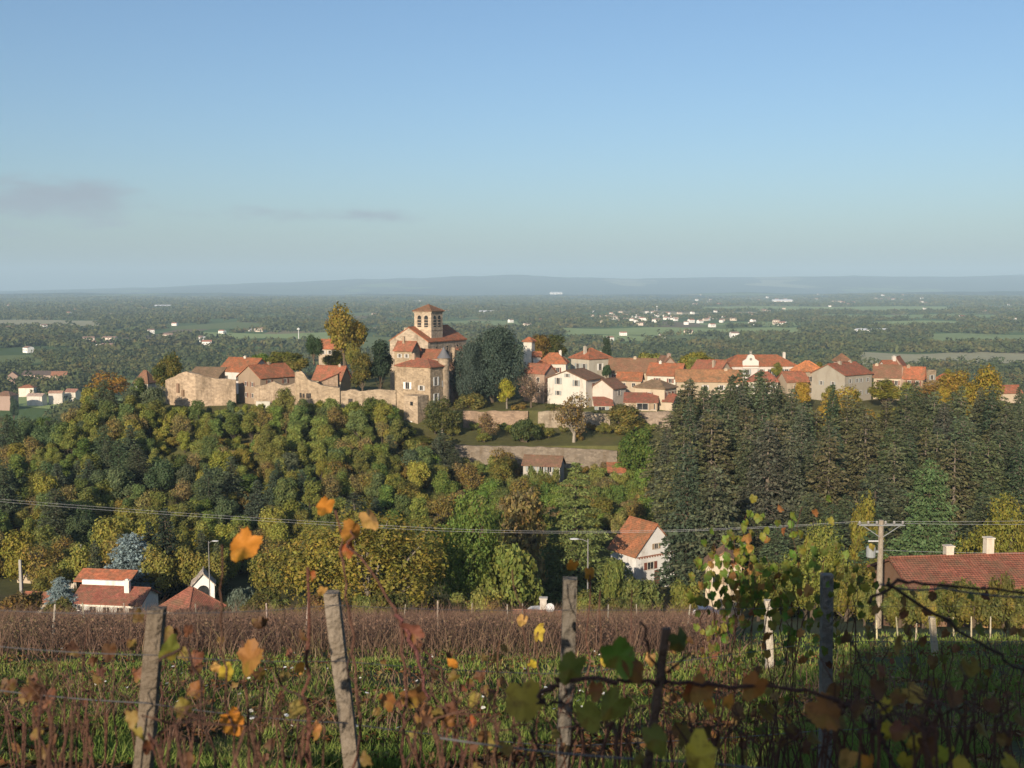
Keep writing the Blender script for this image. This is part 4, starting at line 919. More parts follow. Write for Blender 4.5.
T_('bush', 'bush', 1015, 584, 71, 60, (0.08, 0.09, 0.028), 'olive bush before the far right of the red roof', .4, 'bush')
T_('bush', 'bush', 975, 580, 73, 60, (0.075, 0.085, 0.025), 'olive shrub against the right house wall', .4, 'bush')
T_('bush2', 'bush', 925, 585, 74, 44, (0.09, 0.10, 0.03), 'yellowish shrub under the first chimney of the right house', .5, 'bush')
T_('bush2', 'bush', 1005, 572, 72, 46, (0.07, 0.07, 0.02), 'brownish shrub at the right edge before the red roof', .5, 'bush')

def scatter(n, box, kinds, label, group, name, cat='tree', clash=2.5, cond=None):
    k = 0; tries = 0; pts = []
    while k < n and tries < n * 60:
        tries += 1
        px = rnd.uniform(box[0], box[1]); Y = rnd.uniform(box[2], box[3])
        x = (px - 512) / F * Y
        if cond and not cond(px, Y): continue
        if any((x - a) ** 2 + (Y - b) ** 2 < clash * clash for a, b in pts): continue
        pts.append((x, Y)); k += 1
        key, H, W, c, au = rnd.choice(kinds)
        s = rnd.uniform(.75, 1.25)
        plant(key, name, x, Y, H * s * rnd.uniform(.9, 1.15), W * s, jit(c), au, (0.07, 0.055, 0.04), label, cat, group)
    return pts
def lim(px):   # hillside upper edge (depth) on the left
    return np.interp(px, [-60, 60, 130, 160, 180, 330, 390, 400, 430, 460], [275, 278, 274, 264, 259, 259, 258, 248, 248, 246])
patch = lambda px, Y: vnoise(px / 60 + 3, Y / 14) > .62
L1 = scatter(298, (-60, 440, 178, 268), [('upright', 7, 5, OLIVE, .2), ('round2', 6.5, 5.5, YGREEN, .15), ('upright', 7.5, 4.5, OLIVE, .25), ('upright', 6, 4.5, (0.14, 0.15, 0.035), .2), ('upright', 6.5, 5, (0.09, 0.125, 0.03), .1), ('loose', 7, 5.5, (0.15, 0.13, 0.05), .4), ('upright', 7, 4.5, (0.08, 0.11, 0.035), .1)],
        'olive and yellow broadleaf tree on the wooded slope below the rampart', 'broadleaf trees on the slope below the rampart', 'slope_tree', clash=1.8, cond=lambda px, Y: Y < lim(px) and (not patch(px, Y) or rnd.random() < .15))
L2 = scatter(75, (-60, 460, 185, 266), [('small_fir', 9, 7, PINE, 0), ('small_fir', 8, 6.5, (0.06, 0.08, 0.045), 0), ('round', 7.5, 7, (0.06, 0.085, 0.035), 0), ('round2', 7.5, 6.5, (0.065, 0.085, 0.04), 0), ('pine2', 10, 7.5, PINE, 0)],
        'dark blue green conifer in the wooded slope below the rampart', 'dark conifers on the slope below the rampart', 'slope_conifer', clash=2.2, cond=lambda px, Y: Y < lim(px) - 5 and patch(px, Y))
scatter(60, (60, 440, 255, 263.2), [('bush', 4.2, 6, OLIVE, .3), ('bush2', 4, 5.5, YGREEN, .3), ('bush', 4.4, 6, (0.09, 0.12, 0.03), .2), ('bush2', 3.8, 5, (0.08, 0.10, 0.045), 0)],
        'shrub close under the foot of the rampart', 'shrubs at the foot of the rampart', 'rampart_shrub', 'shrub', clash=2.6, cond=lambda px, Y: not 396 < px < 432)
scatter(190, (-60, 450, 180, 262), [('bush', 3.6, 6.5, OLIVE, .3), ('bush2', 3, 6, YGREEN, .3), ('bush', 4, 6.5, (0.08, 0.105, 0.025), .2), ('bush2', 3, 6, (0.06, 0.085, 0.03), 0), ('bush', 3.5, 6, (0.14, 0.11, 0.03), .5)],
        'low olive shrub filling the wooded slope below the rampart', 'shrubs filling the slope below the rampart', 'slope_shrub', 'shrub', clash=2.6, cond=lambda px, Y: Y < lim(px) + 9)
scatter(26, (0, 300, 160, 178), [('round', 8, 7, OLIVE, .5), ('round2', 8.5, 7, YGREEN, .4), ('loose', 8, 7, (0.12, 0.10, 0.03), .6), ('small_fir', 9, 5, PINE, 0)],
        'yellowing tree in the belt behind the left valley houses', 'trees behind the left valley houses', 'belt_tree', clash=4)
scatter(60, (440, 690, 222, 262), [('bush2', 2.2, 4.5, (0.09, 0.11, 0.03), .3), ('bush', 2.6, 4.5, OLIVE, .4), ('bush2', 1.8, 4, (0.12, 0.09, 0.035), .7)],
        'low garden shrub on the terraces around the retaining wall', 'shrubs on the terraces', 'terrace_shrub', 'shrub', clash=3.0, cond=lambda px, Y: abs(Y - 245) > 2.5)
scatter(95, (430, 665, 196, 240), [('bush', 4, 6.5, (0.095, 0.13, 0.028), .2), ('bush2', 3.4, 6, OLIVE, .3), ('bush', 4.4, 6.5, (0.085, 0.12, 0.026), .1), ('bush2', 3.6, 6, (0.13, 0.125, 0.04), .3), ('bush', 4, 6, (0.12, 0.10, 0.05), .5)],
        'mixed green shrub filling the hollow below the retaining wall', 'shrubs filling the hollow below the retaining wall', 'hollow_shrub', 'shrub', clash=2.6, cond=lambda px, Y: not (Y > 229 and 515 < px < 575) and not (Y < 205 and px > 600))
scatter(80, (330, 640, 165, 238), [('round', 6, 6, GREEN, .2), ('round2', 6, 6, (0.075, 0.088, 0.018), .4), ('bush', 4, 6, OLIVE, .4), ('loose', 6.5, 6, (0.10, 0.085, 0.03), .6), ('bush', 4, 6, (0.05, 0.07, 0.018), .2)],
        'bushy green tree in the hollow below the terrace walls', 'trees in the hollow below the terraces', 'hollow_tree', clash=2.8, cond=lambda px, Y: (Y < 225 or px < 510) and not (px > 575 and Y < 196))
def pines(n, y0, y1, x0, x1, extra, kinds, label, group, clash):
    pts = []; tries = 0
    while len(pts) < n and tries < 8000:
        tries += 1; Y = rnd.uniform(y0, y1); px = rnd.uniform(x0, x1); x = (px - 512) / F * Y
        if (px < 684 and Y < 200) or any((x - a) ** 2 + (Y - b) ** 2 < clash ** 2 for a, b in pts) or Y > np.interp(px, [665, 700], [222, 248]): continue
        pts.append((x, Y))
        top = np.interp(px, [665, 680, 695, 720, 742, 765, 790, 815, 850, 880, 905, 930, 960, 990, 1030], [402, 388, 378, 386, 368, 376, 380, 392, 394, 396, 386, 386, 384, 384, 388])
        top += (y1 - Y) * extra + rnd.choice((-9, -3, 2, 8, 15)) + rnd.uniform(-4, 5); z = gz(x, Y); H = max(zrow(top, Y) - z, 8)
        key, wr, c, au = rnd.choice(kinds)
        plant(key, 'pine_tree', x, Y, H, min(H * wr * rnd.uniform(.9, 1.2), 13), jit(c, .2), au, (0.16, 0.13, 0.10), label, 'tree', group)
for k, (px, top) in enumerate(((690, 377), (704, 383), (718, 386), (731, 376), (743, 366), (758, 372), (774, 379), (792, 385), (681, 389), (906, 387), (935, 388), (962, 385))):
    tree(('pine', 'pine2', 'pine3')[k % 3], 'pine_tree', px, top, 238 - (k % 4) * 5, 40 + (k % 3) * 5, jit((0.062, 0.08, 0.037), .2), 'tall pine whose top stands up against the village houses', .1, group='pines whose tops reach the village', bark=(0.16, 0.13, 0.10))
pines(95, 188, 246, 668, 1090, 0.75, [('pine', .5, PINE, .1), ('pine2', .55, (0.070, 0.086, 0.036), .2), ('pine3', .42, (0.052, 0.074, 0.036), 0), ('pine2', .6, (0.085, 0.09, 0.04), .4), ('pine', .42, (0.06, 0.07, 0.045), .2)],
      'tall dark pine in the dense stand below the right of the village', 'tall pines below the right of the village', 3.9)
scatter(26, (700, 1090, 158, 186), [('pine', 16, 10, PINE, .1), ('pine2', 15, 10, (0.060, 0.080, 0.038), .2), ('pine3', 15, 9, (0.05, 0.07, 0.038), 0), ('small_fir', 12, 9, (0.055, 0.085, 0.036), 0)],
        'shorter green pine along the front of the pine stand', 'front row pines of the pine stand', 'pine_tree', clash=5)
scatter(26, (640, 1090, 110, 152), [('bush', 4.5, 6, (0.06, 0.075, 0.02), .3), ('round', 6.5, 6, (0.07, 0.085, 0.018), .4), ('bush2', 3.5, 5, OLIVE, .5)],
        'low green bush between the valley houses and the pines', 'bushes before the pine stand', 'garden_bush', 'bush', clash=4, cond=lambda px, Y: not 690 < px < 760 and not (600 < px < 680))
scatter(30, (-40, 640, 96, 126), [('bush2', 2.6, 4.5, OLIVE, .5), ('bush', 3.2, 5, (0.06, 0.07, 0.02), .4), ('bush2', 2.4, 4.5, (0.10, 0.07, 0.03), .8)],
        'low bush along the lower edge of the vineyard', 'bushes along the lower edge of the vineyard', 'edge_bush', 'bush', clash=3.5, cond=lambda px, Y: not 150 < px < 230 and not 500 < px < 580 and not 55 < px < 150)
scatter(16, (800, 1010, 250, 268), [('round', 6, 6.5, (0.11, 0.125, 0.024), .4), ('round2', 6.5, 6, GOLD, .3), ('upright', 7, 5, OLIVE, .5)],
        'rounded tree along the edge between the pines and the right end of the village', 'trees between the pines and the village edge', 'edge_tree', clash=5)
scatter(24, (400, 960, 268, 330), [('round', 5, 5, GREEN, .3), ('upright', 6, 4, OLIVE, .5)], 'small garden tree between the village roofs', 'garden trees between the village roofs', 'garden_tree', clash=5, cond=lambda px, Y: 318 < Y)

# ------------------------------------------------------------------ the plain: woods as one mass, farms and town houses
FIELDS = [(560, 800, 2060, 2420), (700, 800, 2550, 2800), (530, 660, 1850, 2040), (860, 1100, 1250, 1500), (930, 1100, 1700, 2100), (-150, 140, 820, 900), (90, 160, 980, 1060), (700, 950, 4200, 5200), (640, 760, 3500, 3900), (420, 520, 2600, 2900), (200, 330, 1900, 2150), (820, 1000, 3200, 3600), (870, 960, 2500, 2900), (-50, 100, 2500, 3000), (480, 560, 1500, 1700)]
def in_field(px, Y):
    m = np.zeros(np.shape(px), bool)
    for a, b, c, d in FIELDS: m |= (px > a) & (px < b) & (Y > c) & (Y < d)
    return m
def field(px0, px1, y0, y1, c, k):
    n = 14; V = []; xs = np.linspace(px0, px1, n)
    for Yv, s in ((y0, -1), (y1, 1)):
        for p in xs:
            Yj = Yv * (1 + s * 0.02 * math.sin(p * .05 + k)); x = (p - 512) / F * Yj; V.append((x, Yj, gz(x, Yj) + .35))
    o = MB().add(V, [(i, i + 1, n + i + 1, n + i) for i in range(n - 1)]).build('field', FIELDM, None, c); tag(o, kind='structure')
FIELDM = m_objcol('field_grass', 0.01, 0.25, 0.95)
for k, f in enumerate(FIELDS):
    field(*f, [(0.25, 0.31, 0.10), (0.20, 0.26, 0.08), (0.25, 0.31, 0.10), (0.34, 0.31, 0.17), (0.21, 0.26, 0.085)][k % 5], k)

def woods(y0, y1, n, size, sub, thr, seed, label):
    g = np.random.default_rng(seed)
    Y = np.exp(g.uniform(math.log(y0), math.log(y1), n * 4)) if y1 / y0 > 1.5 else g.uniform(y0, y1, n * 4)
    px = g.uniform(-160, 1184, n * 4); x = (px - 512) / F * Y
    dens = fbm(x / 230 + 40, Y / 330 + 7, 4)
    hedge = (np.abs(vnoise(x / 160 + 9, Y / 260) - .5) < .05) | (np.abs(vnoise(x / 310 + 3, Y / 150 + 31) - .5) < .035)
    keep = ((dens > thr) | hedge) & ~in_field(px, Y)
    keep &= ~((px > 580) & (px < 700) & (Y > 2420) & (Y < 3700) & (g.random(len(px)) < .7))
    x, Y = x[keep][:n], Y[keep][:n]; k = len(x)
    s = size * g.uniform(.6, 1.35, k) * (1 + (Y - y0) / (y1 - y0) * .5)
    h = np.minimum(s * g.uniform(.75, 1.25, k), 9 * g.uniform(.7, 1.3, k))
    C = np.stack([x, Y, terrain(x, Y) + h * .42], 1); P = []; Nn = []; S = []
    sub_ = g.integers(0, 4, (k, 5))
    lob = g.normal(size=(k, 5, 3)) * .22
    for q in range(sub):
        d = unit(g, k); d[:, 2] = np.where(d[:, 2] < -.3, -d[:, 2], d[:, 2])
        c = lob[np.arange(k), q % 5]
        P.append(C + (c + d * g.uniform(.30, .46, (k, 1))) * np.stack([s, s, h], 1)); Nn.append(d + unit(g, k) * .45); S.append(np.sqrt(s * h) * (1.15 / math.sqrt(sub)) * g.uniform(.7, 1.3, k))
    V = cards(np.concatenate(P), np.concatenate(Nn), np.concatenate(S), g)
    tag(link('distant_woods', fastmesh('distant_woods', V, 4, WOODS)), label, 'woods', None, 'stuff')
woods(520, 1500, 5600, 9, 44, .48, 1, 'hedgerows and copses on the near edge of the plain below the village')
woods(1500, 4200, 17000, 13, 16, .53, 2, 'belts of trees across the middle of the plain')
woods(4200, 9800, 14000, 34, 12, .52, 3, 'dark woods blending together far across the plain')

def mini_house(key, w, d, he, hr, wc, rc):
    mb = MB(); a, b = w / 2, d / 2
    mb.add([(-a, -b, -1), (a, -b, -1), (a, b, -1), (-a, b, -1), (-a, -b, he), (a, -b, he), (a, b, he), (-a, b, he), (-a, 0, hr), (a, 0, hr)],
           [(0, 1, 5, 4), (1, 2, 6, 9, 5), (2, 3, 7, 6), (3, 0, 4, 8, 7)])
    o = .3; s = (hr - he) / b
    mb.add([(-a - o, -b - o, he - o * s + .1), (a + o, -b - o, he - o * s + .1), (a + o, 0, hr + .1), (-a - o, 0, hr + .1), (a + o, b + o, he - o * s + .1), (-a - o, b + o, he - o * s + .1)], [(0, 1, 2, 3), (3, 2, 4, 5)], 1)
    for u in (-.3, 0, .3): mb.box((u * w, -b - .02, he * .55), (w * .09, .06, he * .32), mi=2)
    ob = mb.build(key, [wc, rc, GLASS]); me = ob.data; bpy.data.objects.remove(ob); return me
def flatmat(name, c):
    m, nt = newmat(name); n = N(nt); tc = n('ShaderNodeTexCoord')
    col = n('ShaderNodeHueSaturation', {'Color': c + (1,), 'Value': mathn(n, 'MULTIPLY_ADD', noise(n, tc.outputs['Object'], .6), .5, .75)}).outputs[0]
    out(n, n('ShaderNodeBsdfPrincipled', {'Base Color': col, 'Roughness': .9}).outputs[0]); return m
WW, WC, RT, RB, RG = flatmat('far_white_wall', (0.78, 0.75, 0.7)), flatmat('far_cream_wall', (0.62, 0.52, 0.42)), flatmat('far_red_roof', (0.36, 0.15, 0.09)), flatmat('far_brown_roof', (0.24, 0.15, 0.11)), flatmat('far_grey_roof', (0.55, 0.56, 0.58))
MINI = [mini_house('farmhouse', 13, 9, 5.5, 7.6, WW, RT), mini_house('farmhouse', 16, 9, 5, 7.2, WC, RB), mini_house('farmhouse', 11, 9, 6, 8, WW, RB)]
SHED = [mini_house('farm_shed', 44, 18, 6, 9, WW, RG), mini_house('farm_shed', 30, 14, 5, 8, WC, RB)]
def far_house(me, px, py, label, group, name, cat, rz, s=1.0, Y=None):
    Y = Y or 90 * F / (py - 287); x = xcol(px, py, Y)
    o = link(name, me); o.location = (x, Y, gz(x, Y) + .3); o.rotation_euler = (0, 0, rz); o.scale = (s,) * 3; tag(o, label, cat, group)
FARM = [(8, 306), (22, 307), (62, 308), (70, 314), (82, 317), (45, 328), (60, 329), (88, 330), (30, 352), (95, 345), (108, 349), (75, 311), (176, 325), (166, 337), (200, 341), (221, 333), (90, 341), (150, 333), (222, 300), (240, 303), (286, 298), (205, 345), (260, 331), (327, 322),
        (446, 312), (472, 309), (512, 322), (540, 321), (529, 326), (574, 300), (462, 301), (400, 309), (575, 314), (610, 340), (630, 351), (660, 338), (625, 335), (690, 333), (735, 337), (690, 322), (715, 318), (752, 322), (780, 325), (802, 320),
        (830, 306), (868, 313), (898, 311), (925, 309), (960, 318), (985, 312), (1008, 305), (848, 303), (765, 311), (738, 300), (805, 300), (700, 296), (1015, 320), (560, 309), (655, 300), (350, 304), (305, 309), (375, 315), (420, 301), (132, 303), (145, 309), (10, 330), (120, 322)]
for k, (px, py) in enumerate(FARM):
    far_house(MINI[k % 3], px + rnd.uniform(-2, 2), py + .5, 'tiny pale farmhouse with tiled roof scattered among trees on the plain', 'farmhouses scattered over the plain', 'farmhouse', 'house', rnd.uniform(-.7, .7), rnd.uniform(.9, 1.3))
for k in range(84):
    px = rnd.gauss(640, 24) if k % 2 else rnd.uniform(585, 800); py = rnd.gauss(318, 4.0) + (px - 640) * .0
    far_house(MINI[k % 3], px, max(309, min(327, py)), 'tiny house in the small far town beyond the green field', 'houses of the far town', 'town_house', 'house', rnd.uniform(-.7, .7), rnd.uniform(.75, 1.1))
for k in range(34):
    far_house(MINI[k % 3], rnd.uniform(690, 930), rnd.gauss(301.5, 2.2), 'tiny house in the hazy village far out at the right', 'houses of the hazy far village', 'town_house', 'house', rnd.uniform(-.7, .7), rnd.uniform(1.3, 1.9))
for px, py, s, me, lab in ((163, 308.5, 1.5, SHED[0], 'long white shed on the plain at the left'), (145, 310, 1.2, SHED[1], 'low cream shed beside the long white shed'), (253, 331, .6, SHED[0], 'small white shed on the plain above the fort houses'),
                          (866, 333, 1.0, SHED[0], 'white farm shed in the dark trees at the right'), (884, 332.5, .9, SHED[0], 'second white farm shed right of the first at the right'), (488, 314, 1.3, SHED[0], 'white hall between the cedar and the belfry on the plain'),
                          (782, 302, 2.6, SHED[0], 'pale long hall near the hazy far village'), (556, 295, 3.0, SHED[0], 'pale hall very far out below the hills'), (110, 340, .8, SHED[1], 'cream farm shed left of the bastion on the plain')):
    far_house(me, px, py, lab, None, 'farm_shed', 'shed', rnd.uniform(-.3, .3), s)
# hamlet at the far left below the hill
house('long dark roofed barn on the plain at the far left', 20, 62, 375, 371, 1010, 'gx', -6, .35, (0.4, 0.3, 0.24), (0.10, 0.075, 0.07), name='barn', cat='barn', group=None)
house('orange barn end right of the long dark roofed barn', 50, 66, 375.5, 371.5, 1000, 'gx', 10, .5, CREAM, (0.3, 0.13, 0.08), name='barn', cat='barn', group=None)
house('small gabled house left of the long dark roofed barn', 5, 17, 376, 372, 1000, 'gy', 15, 1, PINK, BROWN, name='hamlet_house', group=None)
house('bright orange roofed house of the hamlet at the far left', 17, 33, 388, 384.5, 900, 'hip', 10, .8, (0.7, 0.6, 0.5), ORANGE, name='hamlet_house', group=None)
house('low white house in the far left hamlet beside the dark tree', 26, 44, 396, 393.5, 830, 'gx', -10, .5, WHITE, (0.5, 0.35, 0.28), name='hamlet_house', group=None)
house('white flat terrace house of the far left hamlet', 48, 62, 393, 391, 840, 'gx', 5, .5, WHITE, (0.45, 0.25, 0.18), name='hamlet_house', group=None)
house('house with pinkish roof at the right of the far left hamlet', 64, 78, 392, 389, 850, 'gx', -14, .7, WHITE, (0.35, 0.17, 0.12), name='hamlet_house', group=None)
house('brown roofed house lowest in the far left hamlet', -6, 14, 396, 391, 800, 'hip', -14, .7, PINK, BROWN, name='hamlet_house', group=None)
T_('round', 'dark_tree', 13, 395, 720, 10, DGREEN, 'dark tree standing in the hamlet at the far left')
T_('round', 'brown_tree', 95, 394, 760, 34, (0.07, 0.06, 0.02), 'brownish copse tree right of the far left hamlet', .6)
T_('round2', 'green_tree', 5, 414, 560, 20, (0.06, 0.07, 0.03), 'grey green tree at the left edge below the hamlet', .3)
def mast(px, top, bot, Y, label):
    p = at(px, top, Y); z = gz(p.x, Y); h = p.z - z; m = MB()
    m.tube([(0, 0, -1), (0, 0, h)], [.8, .45], 8); m.lathe([(2.4, h - 3), (2.6, h - 1), (.4, h + .5)], 12)
    o = m.build('water_tower', PAINT, None, (0.6, 0.58, 0.55)); o.location = (p.x, Y, z); tag(o, label, 'water tower')
mast(298.5, 328, 345, 1900, 'thin pale mast standing on the plain above the fort')
mast(657, 306, 316, 3600, 'pale slim tower in the far town')

# ------------------------------------------------------------------ vineyard: grass, litter, bare vine rows
g = np.random.default_rng(99)
def blade_mesh(name, V, mat):
    V = np.asarray(V).reshape(-1, 3); k = np.arange(len(V) // 6)[:, None] * 6
    return indexed(name, V, np.stack([k + [0, 1, 2, 5], k + [5, 2, 3, 4]], 1).reshape(-1, 4), mat)
def fanpts(n, y0, y1, pw=1.0, pad=230):
    u = g.random(n); Y = (y0 ** -pw + u * (y1 ** -pw - y0 ** -pw)) ** (-1 / pw)
    px = g.uniform(-pad, 1024 + pad, n); x = (px - 512) / F * Y; return x, Y, px
def blades(x, Y, h, w, lean, zoff=0.0):
    n = len(x); z = terrain(x, Y) + zoff
    a = g.uniform(0, 6.283, n); l = g.normal(size=(n, 2)) * lean[:, None] if hasattr(lean, '__len__') else g.normal(size=(n, 2)) * lean
    bx, by = np.cos(a) * w / 2, np.sin(a) * w / 2
    p0 = np.stack([x - bx, Y - by, z - .03], 1); p1 = np.stack([x + bx, Y + by, z - .03], 1)
    m = np.stack([x + l[:, 0] * h * .4, Y + l[:, 1] * h * .4, z + h * .6], 1); s = np.stack([bx, by, bx * 0], 1) * .7
    t = np.stack([x + l[:, 0] * h, Y + l[:, 1] * h, z + h], 1); e = np.stack([bx, by, bx * 0], 1) * .12
    V = np.stack([p0, p1, m + s, t + e, t - e, m - s], 1)
    return V.reshape(-1, 3)
x, Y, px = fanpts(165000, 8.5, 60, .9)
tuft = fbm(x * 1.1, Y * 1.1, 3)
h = (0.04 + 0.26 * np.clip(tuft - .25, 0, 1) + g.random(len(x)) * .07)
k = (tuft > .45) & ((px > 690) | (Y < 38) | (g.random(len(x)) < .3))
tag(link('grass', blade_mesh('grass', blades(x[k], Y[k], h[k], (.009 + Y[k] * .0009), .45), GRASS)), 'rough green grass and straw under the near vines', 'grass', None, 'stuff')
def flat_bits(n, y0, y1, size, zoff, mask=None, K=5):
    x, Y, px = fanpts(n, y0, y1, .8)
    if mask is not None: q = mask(x, Y, px); x, Y = x[q], Y[q]
    n = len(x); P = np.stack([x, Y, terrain(x, Y) + zoff + g.random(n) * .05], 1)
    nn = np.array([0, .3, 1]) + unit(g, n) * .7; nn /= np.linalg.norm(nn, axis=1, keepdims=True)
    a = unit(g, n); a -= nn * (a * nn).sum(1, keepdims=True); a /= np.linalg.norm(a, axis=1, keepdims=True); b = np.cross(nn, a)
    s = size * g.uniform(.6, 1.3, n)[:, None]; V = []
    for j in range(K):
        t = 6.283 * j / K; r = s * g.uniform(.55, 1.1, (n, 1)); V.append(P + (a * math.cos(t) + b * math.sin(t)) * r)
    return np.stack(V, 1).reshape(-1, 3)
tag(link('fallen_leaves', fastmesh('fallen_leaves', flat_bits(50000, 8.5, 46, .05, .08, lambda x, Y, px: fbm(x * .8 + 5, Y * .8, 3) > .45), 5, LITTER)), 'rusty fallen vine leaves lying in the grass', 'fallen leaves', None, 'stuff')
tag(link('wild_flowers', fastmesh('wild_flowers', flat_bits(420, 12, 38, .035, .25, lambda x, Y, px: (px < 640) & (fbm(x * .5 + 15, Y * .5, 2) > .5), 6), 6, PETAL)), 'white specks of small wild flowers in the grass', 'wild flowers', None, 'stuff')
# dry weeds in the near grass
x, Y, px = fanpts(5600, 12, 45, .7); k = fbm(x * .6 + 30, Y * .6 + 8, 3) > .52; x, Y = x[k], Y[k]
tag(link('dry_weeds', blade_mesh('dry_weeds', blades(x, Y, g.uniform(.15, .5, len(x)), .010 + Y * .0006, .5), DRYV)), 'brown dry weed stalks standing in the grass', 'weeds', None, 'stuff')
# bare vine rows farther down the slope
n = 70000
px = g.uniform(-80, 730, n); Y = 31 + 52 * g.beta(1.4, 1.1, n); rowy = np.round(Y / 2.1) * 2.1 + g.normal(size=n) * .28; x = (px - 512) / F * Y
rowy = rowy + x * .06
Vc = blades(x, rowy, g.uniform(.25, 1.6, n) * (0.40 + .9 * fbm(x * .35, rowy * .5, 3)), .011 + rowy * .00035, .55)
m_ = 60000; px = g.uniform(-80, 730, m_); Y = g.uniform(34, 83, m_); rowy = np.round(Y / 2.1) * 2.1 + g.normal(size=m_) * .3; x = (px - 512) / F * Y; rowy = rowy + x * .06
P = np.stack([x, rowy, terrain(x, rowy) + g.uniform(.05, 1.15, m_)], 1); Vl = cards(P, unit(g, m_), .055, g)
q = Vl.reshape(-1, 4, 3); Vl6 = np.concatenate([q[:, :1], (q[:, :1] + q[:, 1:2]) / 2, q[:, 1:3], (q[:, 2:3] + q[:, 3:4]) / 2, q[:, 3:]], 1).reshape(-1, 3)
tag(link('vine_rows', blade_mesh('vine_rows', np.concatenate([Vc, Vl6]), DRYV)), 'brown mass of bare vine rows across the slope below the near trellis', 'vine rows', None, 'stuff')
for k in range(16):
    px = [40, 118, 190, 262, 400, 436, 507, 522, 610, 640, 690, 735, 300, 75, 470, 575][k]; Y = 38 + (k * 17) % 40; x = (px - 512) / F * Y
    mb = MB(); mb.tube([(0, 0, -.3), (.03, 0, 1.0), (.05, .02, 1.75)], [.045, .04, .035], 6)
    o = mb.build('vine_stake', WOOD, None, jit((0.34, 0.29, 0.23))); o.location = (x, Y, gz(x, Y)); o.rotation_euler = (rnd.uniform(-.08, .08), rnd.uniform(-.1, .1), 0)
    tag(o, 'thin wooden stake standing in the brown vine rows', 'stake', 'stakes in the brown vine rows')

for k in range(7):
    px = 885 + k * 19 + rnd.uniform(-4, 4); Y = rnd.uniform(46, 58); x = (px - 512) / F * Y
    mb = MB(); mb.tube([(0, 0, -.3), (.02, 0, .6), (.03, .01, rnd.uniform(.8, 1.3))], [.04, .04, .03], 6)
    o = mb.build('pale_stake', WOOD, None, jit((0.42, 0.37, 0.26))); o.location = (x, Y, gz(x, Y)); o.rotation_euler = (rnd.uniform(-.1, .1), rnd.uniform(-.12, .12), 0)
    tag(o, 'pale stake standing in the lit grass below the right house', 'stake', 'pale stakes below the right house')
# ------------------------------------------------------------------ near trellis
def post(label, t, b, Y, w, color, name='trellis_post', extra=None, mat=None):
    T0 = at(*t, Y); B0 = at(*b, Y); d = (B0 - T0); k = (gz(B0.x, Y) - .3 - T0.z) / d.z; E = T0 + d * k
    root = MB(); o = Vector((E.x, Y, E.z)); top = T0 - o; n = 7
    pts = [top * (i / n) + Vector((rnd.uniform(-.004, .004), rnd.uniform(-.004, .004), 0)) for i in range(n + 1)]
    mb = MB(); V = []
    for i, p in enumerate(pts):
        s = w / 2 * (1.04 - .06 * i / n)
        V += [tuple(p + Vector((a * s * rnd.uniform(.94, 1.04), c * s * rnd.uniform(.94, 1.04), 0))) for a, c in ((-1, -1), (-.4, -1.12), (.5, -1.1), (1, -.9), (1.02, .9), (-1, 1))]
    F6 = [(i * 6 + j, i * 6 + (j + 1) % 6, i * 6 + 6 + (j + 1) % 6, i * 6 + 6 + j) for i in range(n) for j in range(6)]
    F6 += [tuple(range(6))[::-1], tuple(n * 6 + j for j in range(6))]; mb.add(V, F6)
    ob = mb.build(name, mat or WOOD, None, color); ob.location = o; tag(ob, label, 'post', 'posts of the near trellis'); return ob
post('leaning grey wooden post at the left with ragged top', (157, 608), (143, 768), 4.4, .066, (0.145, 0.115, 0.083))
post('pale split post leaning left, below the tall orange leaves', (331, 592), (352, 768), 5.0, .068, (0.20, 0.165, 0.125))
post('upright square grey post in the centre of the near trellis', (570.5, 578), (563, 768), 6.1, .080, (0.13, 0.113, 0.09))
post('shaded grey concrete post at the right of the near trellis', (827, 574), (826, 700), 9.0, .092, (0.19, 0.178, 0.152))
post('thin pale post behind the tall leafy vine', (768, 600), (769, 650), 26, .17, (0.48, 0.42, 0.33))
post('short pale post in the grass below the right house', (932, 617), (935, 655), 33, .17, (0.42, 0.36, 0.26))
post('short dark brown stake slanting beside the olive leaves', (666, 628), (648, 768), 3.0, .023, (0.10, 0.065, 0.045), 'trellis_stake')

def row(px, py, Y): return at(px, py, Y)
def twire(label, pts, r):
    return wire(label, [at(*p) for p in pts], r, 'trellis_wire', .012, (0.10, 0.10, 0.105), 'wire', 'wires of the near trellis', 8)
twire('lower trellis wire sloping down from the left edge past three posts', [(-60, 682, 4.1), (146, 703, 4.35), (344, 723, 4.95), (563, 746, 6.0), (826, 730, 8.4), (1100, 720, 12)], .0028)
twire('top trellis wire between the leaning posts', [(-60, 606, 4.1), (156, 613, 4.35), (333, 605, 4.95), (569, 610, 6.05), (826, 606, 8.4), (1100, 604, 12)], .0016)
twire('middle trellis wire behind the pale split post', [(-60, 640, 4.1), (152, 655, 4.35), (340, 661, 4.95), (566, 674, 6.05), (826, 641, 8.4), (1100, 640, 12)], .0020)
twire('dark trellis wire with wound cane at the right edge', [(880, 584, 3.4), (942, 588, 3.45), (1060, 597, 3.5)], .0035)
twire('lowest shaded wire along the bottom edge', [(440, 738, 3.2), (700, 762, 3.0), (1080, 790, 2.8)], .003)

